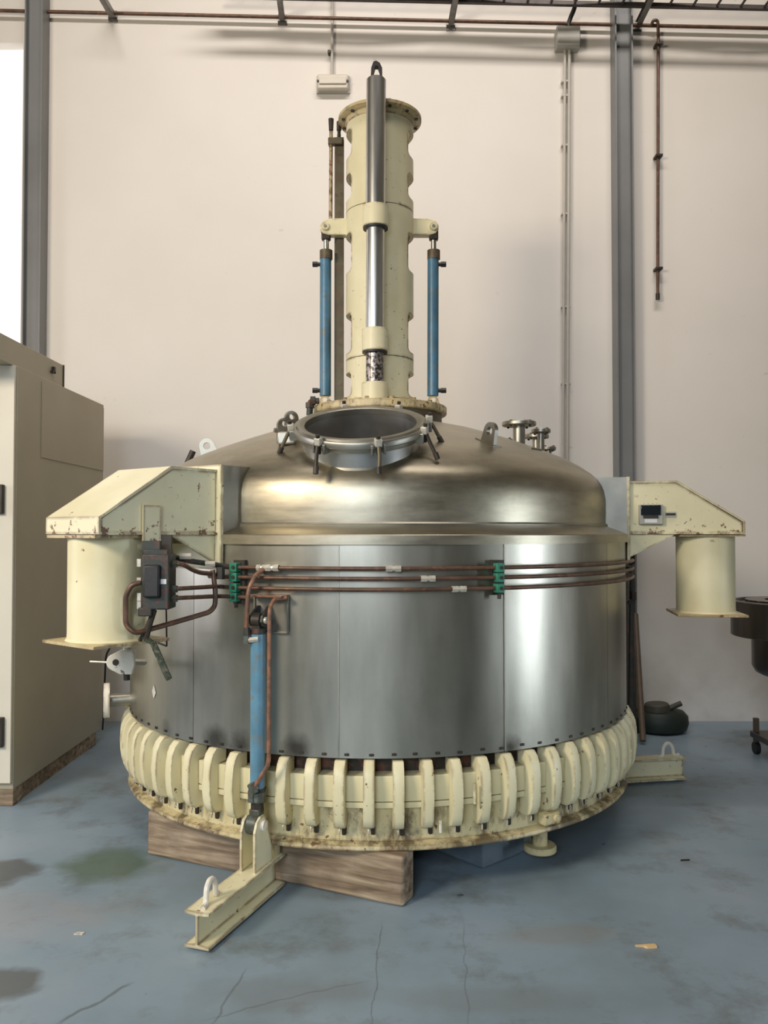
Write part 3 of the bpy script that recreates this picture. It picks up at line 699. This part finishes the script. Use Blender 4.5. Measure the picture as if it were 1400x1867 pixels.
for px, py in ((316, 1028), (316, 1074), (316, 1091)):
    lump(px, py, None, .0155, .03, 'gland', Y=YB, d=(1, 0, 0)); lump(px - 6, py, None, .012, .02, 'bright', Y=YB, d=(1, 0, 0))
lump(383, 1028, None, .013, .04, 'bright', Y=3.46, d=(1, .2, 0)); lump(402, 1045, None, .018, .05, 'iron', Y=3.47)
lump(338, 1014, None, .014, .045, 'bright', Y=3.40, d=(1, .2, 0))
for py in (1026, 1060, 1088, 1103): lump(255, py, None, .013, .03, 'bright', Y=3.25)
# valve block and bracket
def pbox(name, x0, y0, x1, y1, Y, dY, mt, par=V, **k):
    A = P(x0, y0, Y); B = P(x1, y1, Y)
    return obj(name, MB().box(((A.x + B.x) / 2, Y + dY / 2, (A.z + B.z) / 2), (abs(B.x - A.x), dY, abs(A.z - B.z))), mt, par, **k)
az = 232.5
armbox('valve_bracket', 1.661, 1.745, 1.452, 1.606, .178, .188, 'cream_arm', V)
vb = pbox('valve_block', 258, 1010, 308, 1112, 3.22, 0.11, 'ironbrown', bev=0.006)
pbox('valve_cap', 260, 1002, 306, 1012, 3.23, 0.09, 'ironbrown', vb, bev=0.004)
pbox('solenoid', 260, 1030, 290, 1090, 3.195, 0.03, 'black', vb, bev=0.008)
pbox('label_plate', 291, 1056, 303, 1065, 3.216, 0.004, 'labelwhite', vb)
pbox('valve_mount', 259, 986, 291, 1003, 3.25, 0.02, 'ironbrown', vb)
pbox('back_rail', 288, 975, 312, 1012, 3.34, 0.02, 'iron', vb)
pbox('lower_valve', 251, 1108, 276, 1124, 3.22, .06, 'iron', vb, bev=0.004)
obj('lever_linkage', MB().tube([P(281, 1112, 3.25), P(272, 1140, 3.25), P(266, 1165, 3.25)], .012, 8), 'iron', vb)
lv = obj('hand_lever', MB().tube([P(262, 1160, 3.26), P(271, 1168, 3.25), P(279, 1172, 3.24), P(308, 1238, 3.18)], .013, 6), 'lever', V, smooth=0)
obj('lever_link', MB().tube([P(255, 1168, 3.26), P(265, 1150, 3.25), P(272, 1132, 3.25)], .008, 8), 'iron', lv)
# thin rectangular bracket frame behind
obj('wire_frame', MB().tube(fillet([P(303, 1108, 3.55), P(304, 1178, 3.55), P(288, 1172, 3.6)], .005), .004, 6), 'iron', V)
# left eye plate with pin, hanging under the left arm
T = Matrix.Translation(P(222, 1207, 3.62)) @ Matrix.Rotation(R(90), 4, 'X')
outl = [(.055, .052), (-.005, .052)] + [(-.028 + .036 * math.cos(R(a_)), .036 * math.sin(R(a_))) for a_ in range(110, 251, 14)] + [(-.005, -.052), (.045, -.052), (.058, -.01)]
ep = obj('eye_plate', MB().prism(outl, -.012, .012, T), 'white_paint', V, bev=.003)
obj('eye_bore', MB().lathe([(0.0, .0125), (0.014, .0125), (.014, .014), (0, .014)], 16, T @ Matrix.Translation((-.022, 0, 0))), 'iron', ep)
obj('pin_rod', MB().cyl(P(164, 1206, 3.62), P(203, 1208, 3.62), .0045, 8), 'bright', ep)
obj('eye_neck', MB().cyl(P(232, 1180, 3.63), P(232, 1190, 3.63), .018, 12), 'white_paint', ep)
obj('eye_stub', MB().cyl(P(231, 1226, 3.63), P(231, 1240, 3.63), .014, 10), 'iron', ep)
obj('eye_arm', MB().cyl(P(236, 1207, 3.64), P(262, 1207, 3.9), .016, 10), 'steel', ep)
# left side nozzle
q = P(208, 1274, 4.35)
nz_ = obj('side_nozzle', MB().cyl(VP(197.3, 1.455, .63), VP(197.3, 1.30, .63), .035, 24), 'steel', V)
obj('nozzle_flange', MB().cyl(VP(197.3, 1.485, .63), VP(197.3, 1.455, .63), .088, 36), 'white_paint', nz_, label='off white disc flange')
# sticker
a_ = az_of(283, 1.356)
Ts = RM(a_) @ Matrix.Translation((1.3565, 0, zf(1265, 3.86)))
obj('sticker', MB().prism([(0, -.03), (.014, -.01), (.022, .0), (0, .032), (-.02, .004)], 0, .0015, Ts @ Matrix(((0, 0, 1, 0), (1, 0, 0, 0), (0, 1, 0, 0), (0, 0, 0, 1)))), 'sticker', V, smooth=0)
# right side rusty line and stand pipe near the right arm
obj('stand_pipe', MB().tube(fillet([P(1148, 1012, 4.9), P(1152, 1040, 4.92), P(1151, 1090, 4.95), P(1149, 1300, 4.95)], .03), .014, 10), 'ironbrown', V)
lump(1154, 1086, None, .022, .05, 'iron', Y=4.93); lump(1150, 1096, None, .017, .04, 'ironbrown', Y=4.93, d=(1, 0, .5)); lump(1151, 1020, None, .024, .05, 'iron', Y=4.75)
lump(1147, 1040, None, .02, .05, 'ironbrown', Y=4.75)

# ---------------- dome fittings
def lug(az, r, label=None):
    zb = dome_z(r); sl = -0.38
    T = RM(az) @ Matrix.Translation((r, 0, zb)) @ Matrix.Rotation(R(21), 4, 'Y') @ Matrix.Diagonal((.84, .84, .84, 1)) @ Matrix(((1, 0, 0, 0), (0, 0, -1, 0), (0, 1, 0, 0), (0, 0, 0, 1)))
    o = obj('lifting_lug', MB().prism([(-.055, -.005)] + [(.0 + .05 * math.cos(R(a_)), .07 + .05 * math.sin(R(a_))) for a_ in range(170, -1, -17)] + [(.062, -.005)], -.012, .012, T), 'steel', V)
    boolean(o, [MB().prism([(.024 * math.cos(q), .068 + .024 * math.sin(q)) for q in [2 * math.pi * k / 24 for k in range(24)]], -.05, .05, T)])
    obj('lug_pad', MB().prism([(-.085, -.004), (.085, -.004), (.085, .006), (-.085, .006)], -.03, .03, T), 'steel', o)
lug(-57, .965); lug(185, .95); lug(65, .93)
q = P(344, 832, 4.55); obj('shackle_pin', MB().cyl(P(352, 822, 4.6), P(341, 846, 4.6), .017, 10), 'iron', V)
def nozzle(px, py, Y, rf, rp, zbase):
    c = P(px, py, Y)
    n_ = obj('dome_nozzle', MB().lathe([(rp + .012, zbase - c.z), (rp, zbase - c.z + .02), (rp, -.02)], 24, Matrix.Translation(c)), 'steel', V)
    obj('nozzle_flange', MB().lathe([(rp * .6, -.022), (rf - .004, -.022), (rf, -.018), (rf, -.002), (rf - .004, .003), (rp * .6, .003)], 40, Matrix.Translation(c), closed=True), 'steel', n_)
    for k in range(4):
        an = R(45 + 90 * k); p = c + Vector((math.cos(an) * rf * .78, math.sin(an) * rf * .78, 0))
        obj('flange_bolt', MB().cyl(p + Vector((0, 0, -.03)), p + Vector((0, 0, .008)), .007, 6), 'iron', n_)
nozzle(946, 770, 4.9, .100, .036, 1.93); nozzle(986, 783, 5.05, .058, .021, 1.9); nozzle(978, 793, 5.3, .078, .026, 1.85); nozzle(920, 801, 5.25, .05, .022, 1.95)
nozzle(1000, 815, 5.6, .05, .02, 1.8)
# manway
neck = obj('manway', MB().lathe([(0.2548, -.30), (0.2548, -.004), (0.266, -.004), (0.266, -.30)], 80, MW, closed=True), 'steel_in', V)
obj('manway_ring', MB().lathe([(0.253, -.022), (0.253, .006), (0.262, .012), (0.285, .012), (0.292, .004), (.302, .004), (0.306, -.002), (0.306, -.022), (.302, -.026)], 80, MW, closed=True), 'steel', neck)
obj('manway_collar', MB().lathe([(0.266, -.05), (0.283, -.05), (0.285, -.045), (0.285, -.024), (0.266, -.024)], 72, MW, closed=True), 'steel', neck)
obj('neck_weld', MB().lathe([(0.266, -.132), (0.274, -.128), (.266, -.118)], 60, MW, closed=True), 'steel', neck)
for k, ph in enumerate((-84, -33, 15, 64, 98, 146, 196)):
    a_ = R(ph - 90); T = MW @ Matrix.Rotation(a_, 4, 'Z')
    sb = obj('swing_bolt', MB().box((.313, 0, .004), (.03, .030, .034), T), 'bright', neck, bev=.004)
    for s in (-1, 1):
        obj('bolt_lug', MB().box((.298, s * .026, -.028), (.045, .010, .045), T), 'steel', neck, bev=.003)
    obj('bolt_shank', MB().tube([T @ Vector((.318, 0, .034)), T @ Vector((.314, 0, -.05))], .009, 8), 'iron', neck)
    dr = random.uniform(-.02, .02)
    obj('swing_handle', MB().tube([T @ Vector((.320, 0, -.01)), T @ Vector((.342, dr * .4, -.05)), T @ Vector((.372 + abs(dr), dr * 2, -.112))], .0085, 8), 'iron' if k % 2 else 'olive', neck)
    g0 = T @ Vector((.372 + abs(dr), dr * 2, -.112)); g1 = T @ Vector((.358 + abs(dr), dr * 1.6, -.085))
    obj('handle_grip', MB().cyl(g0, g1, .012, 10), 'iron', neck)
# manway hinge on the left
for s, dx in ((0, 0), (1, .035)):
    c = P(518 + 13 * s, 776 - 13 * s, 3.86 + .1 * s)
    T = Matrix.Translation(c) @ Matrix.Rotation(R(90), 4, 'X') @ Matrix.Rotation(R(35), 4, 'Y')
    o = obj('hinge_plate', MB().prism([(-.035, -.085), (.035, -.085)] + [(.036 * math.cos(R(q)), .036 * math.sin(R(q))) for q in range(0, 181, 15)], -.008, .008, T), 'steel', V)
    boolean(o, [MB().prism([(.014 * math.cos(q), .008 + .014 * math.sin(q)) for q in [2 * math.pi * k / 20 for k in range(20)]], -.05, .05, T)])
obj('hinge_pin', MB().cyl(P(500, 784, 3.84), P(530, 790, 3.88), .011, 12), 'steel', V)
obj('hinge_base', MB().box(P(524, 800, 3.87), (.085, .09, .06)), 'steel', V, bev=.008)
# second hinge strip on dome right of the manway
obj('dome_strip', MB().tube([VP(-40, .99, dome_z(.99) + .004, -.0), VP(-33, .99, dome_z(.99) + .004, 0)], .006, 6), 'steel', V)

# ---------------- tower
TX = CX + .006; RT = .194
TT = Matrix.Translation((TX, CY, 0))
z0 = zf(733, CY); zj2 = zf(663, CY) + .01; zj1 = zf(392, CY); ztop_ = zf(224, CY)
obj('tower_neck', MB().lathe([(.355, 2.05), (.355, 2.168)], 64, TT), 'olive', V)
obj('tower_base_disc', MB().lathe([(0, 2.166), (.378, 2.166), (.383, 2.171), (.383, 2.205), (.378, 2.210), (0, 2.210)], 96, TT), 'cream_rim', V)
for k in range(16):
    p = Vector((TX, CY, 0)) + Vector((math.cos(R(k * 22.5 + 11)) * .335, math.sin(R(k * 22.5 + 11)) * .335, 2.205))
    obj('disc_bolt', MB().cyl(p, p + Vector((0, 0, .022)), .012, 6), 'cream_rim', V)
obj('tower_foot_flange', MB().lathe([(.10, 2.212), (.232, 2.212), (.235, 2.216), (.235, 2.232), (.20, 2.238), (.10, 2.238)], 64, TT, closed=True), 'cream_tower', V)
wins = [(248, 297), (328, 372), (434, 503), (578, 648), (684, 727)]
def obround(y, z0_, z1_, r_, n=6):
    o = []
    for cx, cz, a0 in ((y - r_, z1_ - r_, 0), (-y + r_, z1_ - r_, 90), (-y + r_, z0_ + r_, 180), (y - r_, z0_ + r_, 270)):
        for k in range(n + 1): o.append((cx + r_ * math.cos(R(a0 + 90 * k / n)), cz + r_ * math.sin(R(a0 + 90 * k / n))))
    return o
XT = Matrix(((0, 0, 1, TX), (1, 0, 0, CY), (0, 1, 0, 0), (0, 0, 0, 1)))
secs = [(z0, zj2 - .002), (zj2 + .002, zj1 - .002), (zj1 + .002, ztop_)]
for (s0, s1) in secs:
    o = obj('tower_section', MB().lathe([(RT - .022, s0), (RT, s0), (RT, s1), (RT - .022, s1)], 96, TT, closed=True), 'cream_tower', V)
    cs = []
    for (ya, yb) in wins:
        zb_, zt_ = zf(yb, CY), zf(ya, CY)
        if zb_ > s0 - .02 and zt_ < s1 + .02: cs.append(MB().prism(obround(.108, zb_, zt_, .026), -.4, .4, XT))
    boolean(o, cs)
obj('tower_joint', MB().lathe([(RT - .02, zj1 - .003), (RT - .003, zj1 - .003), (RT - .003, zj1 + .003), (RT - .02, zj1 + .003)], 64, TT, closed=True), 'darkvoid', V)
obj('tower_joint', MB().lathe([(RT - .02, zj2 - .003), (RT - .003, zj2 - .003), (RT - .003, zj2 + .003), (RT - .02, zj2 + .003)], 64, TT, closed=True), 'darkvoid', V)
obj('inner_shaft', MB().lathe([(.05, 2.2), (.05, ztop_ - .05)], 24, TT), 'iron', V)
ft = obj('tower_top_flange', MB().lathe([(RT - .022, ztop_ - .01), (RT, ztop_ - .035), (RT + .003, ztop_ - .016), (RT + .010, ztop_ - .006), (.234, ztop_ - .002), (.240, ztop_ + .002), (.240, ztop_ + .018), (.236, ztop_ + .022), (RT - .022, ztop_ + .022)], 96, TT, closed=True), 'cream_rim', V)
for k in range(12):
    a_ = R(15 + 30 * k); p = Vector((TX + .216 * math.cos(a_), CY + .216 * math.sin(a_), ztop_))
    obj('flange_bolt', MB().cyl(p + Vector((0, 0, -.012)), p + Vector((0, 0, .03)), .010, 6), 'ironbrown', ft)
# front chrome shaft and collars
YS = 4.50
def zc(py): return zf(py, YS)
def sx(py): return (685.5 - (py - 140) / 555 * 2.5 - 700) / F * YS
sh = obj('lift_shaft', MB().cyl((sx(140), YS, zc(147)), (sx(382), YS, zc(382)), .054, 36).cyl((sx(135), YS, zc(145)), (sx(140), YS, zc(148)), .048, 36), 'chrome', V)
obj('shaft_sleeve', MB().cyl((sx(410), YS, zc(410)), (sx(602), YS, zc(602)), .050, 36), 'chrome', V)
obj('shaft_end', MB().cyl((sx(636), YS, zc(636)), (sx(700), YS, zc(700)), .048, 28), 'mottled', V, label='dark streaked lower shaft')
for (ya, yb, rr, nm) in ((376, 415, .070, 'shaft_collar'), (600, 641, .070, 'shaft_collar'), (698, 742, .071, 'shaft_socket')):
    xm = sx((ya + yb) / 2)
    T = Matrix.Translation((xm, YS, 0))
    o = obj(nm, MB().lathe([(.045, zc(yb)), (rr - .004, zc(yb)), (rr, zc(yb) + .004), (rr, zc(ya) - .004), (rr - .006, zc(ya)), (.045, zc(ya))], 40, T), 'cream_tower', V)
    obj('collar_web', MB().box((xm, YS + .07, (zc(ya) + zc(yb)) / 2), (.08, .10, zc(ya) - zc(yb) - .01)), 'cream_tower', o)
    if nm == 'shaft_collar': obj('seal_ring', MB().lathe([(.050, zc(yb) - .010), (rr - .002, zc(yb) - .010), (rr - .002, zc(yb)), (.05, zc(yb))], 36, T, closed=True), 'black', o)
# strap loop at shaft top
T0 = Vector((sx(140), YS, 0))
zz0, zz1 = zc(147), zc(114)
lp = [(-.030, zz0 - .01), (-.027, zz0 + (zz1 - zz0) * .6), (-.015, zz1 - .006), (0, zz1), (.020, zz1 - .012), (.033, zz0 + (zz1 - zz0) * .6), (.034, zz0 - .01),
      (.020, zz0 - .01), (.018, zz0 + (zz1 - zz0) * .5), (.008, zz0 + (zz1 - zz0) * .72), (-.004, zz0 + (zz1 - zz0) * .72), (-.012, zz0 + (zz1 - zz0) * .45), (-.012, zz0 - .01)]
obj('lifting_strap', MB().prism(lp, -.02, .02, Matrix.Translation(T0) @ Matrix(((1, 0, 0, 0), (0, 0, -1, 0), (0, 1, 0, 0), (0, 0, 0, 1)))), 'black', V, smooth=0, label='black strap loop')
# side actuators
for s, pxc in ((-1, 593.5), (1, 789.5)):
    def ax_(px, py): return P(px, py, CY)
    o = obj('side_actuator', MB().cyl(ax_(pxc, 472), ax_(pxc - .5, 722), .0325, 24), 'blue', V, label='blue painted slim actuator cylinder')
    obj('gland_nut', MB().cyl(ax_(pxc + 1, 457), ax_(pxc + 1, 473), .037, 20), 'olive', o)
    obj('rod', MB().cyl(ax_(pxc + 1, 432), ax_(pxc + 1, 460), .016, 14), 'chrome', o)
    obj('rod_clevis', MB().box(ax_(pxc + 1, 430), (.052, .045, .055)), 'iron', o, bev=.008)
    for py in (482, 712):
        a_ = ax_(pxc, py)
        obj('port', MB().cyl(a_, a_ + Vector((s * .062, 0, 0)), .012, 8).cyl(a_ + Vector((s * .045, 0, 0)), a_ + Vector((s * .075, 0, 0)), .016, 6), 'black', o)
    xb = ax_(pxc, 417).x - TX
    zb_ = ax_(0, 417).z
    ts = abs(xb); inn = .17
    T = Matrix(((s, 0, 0, TX), (0, 0, -1, CY), (0, 1, 0, 0), (0, 0, 0, 1)))
    br = obj('actuator_bracket', MB().prism([(inn, zb_ - .045), (ts - .02, zb_ - .045), (ts + .014, zb_ - .035), (ts + .03, zb_ - .012), (ts + .03, zb_ + .012), (ts + .014, zb_ + .034), (ts - .03, zb_ + .05), (inn, zb_ + .052)], -.028, .028, T), 'cream_tower', V, smooth=0, bev=.003)
    p = Vector((TX + xb, CY, zb_))
    obj('bracket_pin', MB().cyl(p + Vector((0, -.045, 0)), p + Vector((0, .045, 0)), .022, 16), 'cream_tower', br)
    obj('pin_bolt', MB().cyl(p + Vector((0, -.052, 0)), p + Vector((0, -.045, 0)), .009, 8), 'steel', br)
    pf = ax_(pxc - .5, 734)
    ft_ = obj('actuator_foot', MB().prism([(-.05, 2.205 - pf.z), (.05, 2.205 - pf.z), (.028, .02), (.018, .035), (-.018, .035), (-.028, .02)], -.02, .02, Matrix.Translation(pf) @ Matrix(((1, 0, 0, 0), (0, 0, -1, 0), (0, 1, 0, 0), (0, 0, 0, 1)))), 'cream_rim', V, smooth=0, bev=.003)
    obj('foot_pin', MB().cyl(pf + Vector((0, -.03, .008)), pf + Vector((0, .03, .008)), .016, 16), 'white_paint', ft_)
# rear rail and thin rusty pipe
pbox('rear_rail', 610, 250, 626, 740, 4.80, .05, 'olive')
pbox('rail_clamp', 598, 250, 624, 262, 4.77, .04, 'olive', bev=.003)
obj('rail_stud', MB().tube([P(618, 245, 4.82), P(618, 252, 4.82)], .011, 8).cyl(P(618, 222, 4.82), P(618, 238, 4.82), .014, 8).cyl(P(618, 236, 4.82), P(618, 250, 4.82), .010, 8), 'iron', V)
obj('sensor_tube', MB().tube([P(603.5, 240, 4.79), P(602.5, 420, 4.79)], .011, 10), 'tubecream', V)
obj('sensor_cap', MB().cyl(P(603.5, 217, 4.79), P(603.5, 238, 4.79), .016, 10, .013).cyl(P(603.5, 236, 4.79), P(603.5, 252, 4.79), .010, 10), 'iron', V)
obj('elbow_fitting', MB().tube(fillet([P(582, 731, 4.6), P(566, 731, 4.6), P(564, 757, 4.6)], .04), .018, 10).cyl(P(575, 731, 4.6), P(566, 731, 4.6), .026, 8).cyl(P(565, 744, 4.6), P(565, 734, 4.6), .024, 8), 'ironbrown', V)

# ================================================================ OTHER THINGS
def timber(name, x0, y0, x1, y1, th, h, mt, label, bev=.012, end=0):
    dx, dy = x1 - x0, y1 - y0; L = math.hypot(dx, dy); an = math.atan2(dy, dx)
    mb = MB(); n = 14; vs = []; fs = []
    for i in range(n + 1):
        x = -L / 2 + L * i / n
        j = lambda s: random.uniform(-s, s)
        vs += [(x, 0 + j(.004), j(.0)), (x, th + j(.004), 0), (x, th + j(.004), h + j(.0)), (x, 0 + j(.004), h)]
    for i in range(n):
        for k in range(4):
            k2 = (k + 1) % 4; fs.append((i * 4 + k, i * 4 + k2, i * 4 + 4 + k2, i * 4 + 4 + k))
    fs += [(3, 2, 1, 0), (n * 4, n * 4 + 1, n * 4 + 2, n * 4 + 3)]
    mb.add(vs, fs)
    o = obj(name, mb, mt, None, bev=bev, origin=(0, 0, 0))
    o.location = ((x0 + x1) / 2, (y0 + y1) / 2, 0); o.rotation_euler = (0, 0, an)
    return tag(o, label, 'wood block', 'blocks under the vessel')
timber('timber_block', -1.103, 3.917, .077, 3.363, .11, .203, 'wood', 'long weathered brown timber under the front of the vessel rim')
timber('timber_block', .443, 3.738, .70, 3.98, .30, .203, 'bluewood', 'dark blue-grey block under the vessel, beside the drain nozzle')
timber('timber_block', -.55, 5.95, .65, 5.75, .12, .203, 'wood', 'timber block in the dark under the rear of the vessel')

# cabinet
Xc = -2.03; Yn = 4.60; Yfar = 6.02; H = 2.42
t = thing('cabinet', 'tall beige steel cabinet at the left edge, standing on wooden skids', 'cabinet', (Xc - .6, (Yn + Yfar) / 2, 0))
obj('body', MB().box((Xc - .6, (Yn + Yfar) / 2, (H + .09) / 2), (1.2, Yfar - Yn, H - .09)), 'cabinet', t, bev=.004)
dr = obj('door', MB().box((Xc - .6, Yn - .014, (H + .13) / 2), (1.19, .024, H - .13)), 'cabinet_door', t, bev=.003)
for py in (910, 1335):
    p = P(-2, py, Yn - .04); obj('door_handle', MB().box(p, (.05, .03, .16)), 'iron', dr, bev=.004)
hd = obj('hood', MB().box((Xc - .61, (4.25 + 5.30) / 2, (H + 2.565) / 2 + .001), (1.18, 1.05, 2.565 - H)), 'cabinet', t, bev=.003)
obj('hood_end', MB().box((Xc - .61, 5.308, (H + 2.565) / 2), (1.19, .012, .15)), 'iron', hd)
obj('hook', MB().box((Xc - .012, 5.13, 2.50), (.02, .02, .04)).box((Xc - .012, 5.12, 2.485), (.02, .04, .012)), 'iron', hd)
y72 = 2.03 * F / 628
obj('side_panel', MB().box((Xc + .002, (y72 + Yfar) / 2 - .0, (zf(835, y72) + H) / 2 - .01), (.006, Yfar - y72 - .02, H - zf(835, y72) - .03)), 'cabinet', t)
for i, yy in enumerate((4.66, 5.85)):
    obj('skid', MB().box((Xc - .6, yy, .045), (1.2, .12, .09)), 'wood', t, bev=.004)
obj('skid', MB().box((Xc - .06, 5.3, .045), (.10, 1.2, .09)), 'wood', t)
tag(obj('thin_black_cable', MB().tube(fillet([P(200, 1182, 5.4), P(193, 1195, 5.5), P(191, 1240, 5.6), P(189, 1300, 5.95), P(187, 1330, 6.1)], .2), .006, 6), 'cable'), 'thin black cable hanging behind the left column foot of the vessel', 'cable')

# drum machine at the right edge
dc = Vector((2.70, 5.5, 0))
t = thing('drum_machine', 'dark steel round drum on castors, cut off by the right edge', 'machine', dc)
zt = 1.5 - 125 * 5.5 / F; zb = 1.5 - 200 * 5.2 / F
obj('drum', MB().lathe([(.10, zb), (.385, zb), (.39, zb + .005), (.39, zt - .006), (.384, zt), (.36, zt), (.355, zt - .02), (.10, zt - .02)], 72, Matrix.Translation(dc), closed=True), 'drum', t)
obj('top_flange', MB().lathe([(.18, zt - .02), (.30, zt - .02), (.30, zt + .006), (.18, zt + .006)], 48, Matrix.Translation(dc), closed=True), 'drum', t)
obj('lower_housing', MB().lathe([(.0, zb - .26), (.20, zb - .26), (.24, zb - .24), (.262, zb - .20), (.262, zb)], 48, Matrix.Translation(dc)), 'drum', t)
obj('stem', MB().cyl(dc + Vector((0, 0, .12)), dc + Vector((0, 0, zb - .25)), .06, 20), 'drum', t)
obj('foot_frame', MB().box(dc + Vector((0, 0, .13)), (.42, .42, .04)), 'drum', t, bev=.005)
for sx_, sy_ in ((-1, -1), (-1, 1), (1, -1), (1, 1)):
    q = dc + Vector((.18 * sx_, .18 * sy_, 0))
    lg = obj('leg', MB().box(q + Vector((0, 0, .16)), (.03, .03, .16)), 'pole', t)
    obj('castor', MB().cyl(q + Vector((-.015, 0, .04)), q + Vector((.015, 0, .04)), .04, 20), 'black', lg)
for a_ in (150, 165, 180, 195):
    p = dc + Vector((.33 * math.cos(R(a_ + 40)), .33 * math.sin(R(a_ + 40)), zt - .02)); obj('bolt', MB().cyl(p, p + Vector((0, 0, .025)), .012, 6), 'iron', t)

# dark canister on the floor
q = Vector((2.08, 6.32, 0))
t = thing('canister', 'squat dark green canister with a drab cap and spout on the floor by the wall', 'canister', q)
body = [(0, 0.0), (.15, 0.0), (.185, .02), (.20, .07), (.195, .12), (.165, .155), (.10, .165), (0, .165)]
obj('body', MB().lathe(body, 32, Matrix.Translation(q) @ Matrix.Diagonal((1.05, .9, 1, 1))), 'darkgreen', t)
obj('cap', MB().lathe([(0, .16), (.095, .16), (.09, .205), (.08, .215), (0, .215)], 24, Matrix.Translation(q + Vector((-.02, -.02, 0))) @ Matrix.Rotation(R(-3), 4, 'Y')), 'drab', t)
obj('spout', MB().cyl(q + Vector((.03, -.03, .165)), q + Vector((.15, -.03, .215)), .02, 12), 'drab', t)
obj('side_lump', MB().lathe([(0, 0), (.09, 0), (.11, .05), (.10, .12), (.05, .15), (0, .15)], 20, Matrix.Translation(q + Vector((-.20, .02, 0)))), 'darkgreen', t)
# leaning poles
tag(obj('leaning_pole', MB().tube([P(1172, 1351, 5.92) + Vector((0, 0, .0)), P(1158, 1120, 6.40)], .022, 10), 'pole'), 'brown pole leaning against the wall behind the right side of the vessel', 'pole', 'poles behind the vessel')
tag(obj('leaning_pole', MB().tube([P(1152, 1345, 5.95), P(1146, 1010, 6.40)], .03, 10), 'ironbrown'), 'thicker darker pole leaning on the wall, nearer the vessel jacket', 'pole', 'poles behind the vessel')
# scraps on the floor
q = P(1178, 1716, 3.05); q.z = 0
tag(obj('wood_sliver', MB().prism([(-.04, .002), (.035, .012), (.037, -.008), (.0, -.012), (-.01, -.002)], 0.0, .008, Matrix.Translation(q)), 'sliver', smooth=0), 'pale orange wood sliver lying on the blue floor at lower right', 'wood scrap')
q = P(1249, 1561, 3.84); q.z = 0
tag(obj('black_scrap', MB().prism([(-.022, -.004), (.022, .002), (.02, .008), (-.02, .004)], 0, .006, Matrix.Translation(q)), 'black', smooth=0), 'small black scrap on the floor to the right of the vessel', 'scrap')
q = P(144, 1690, 3.15); q.z = 0
tag(obj('white_scrap', MB().prism([(-.018, -.006), (.016, -.01), (.02, .008), (-.008, .012)], 0, .003, Matrix.Translation(q)), 'sticker', smooth=0), 'small white paper scrap on the floor at lower left', 'scrap')
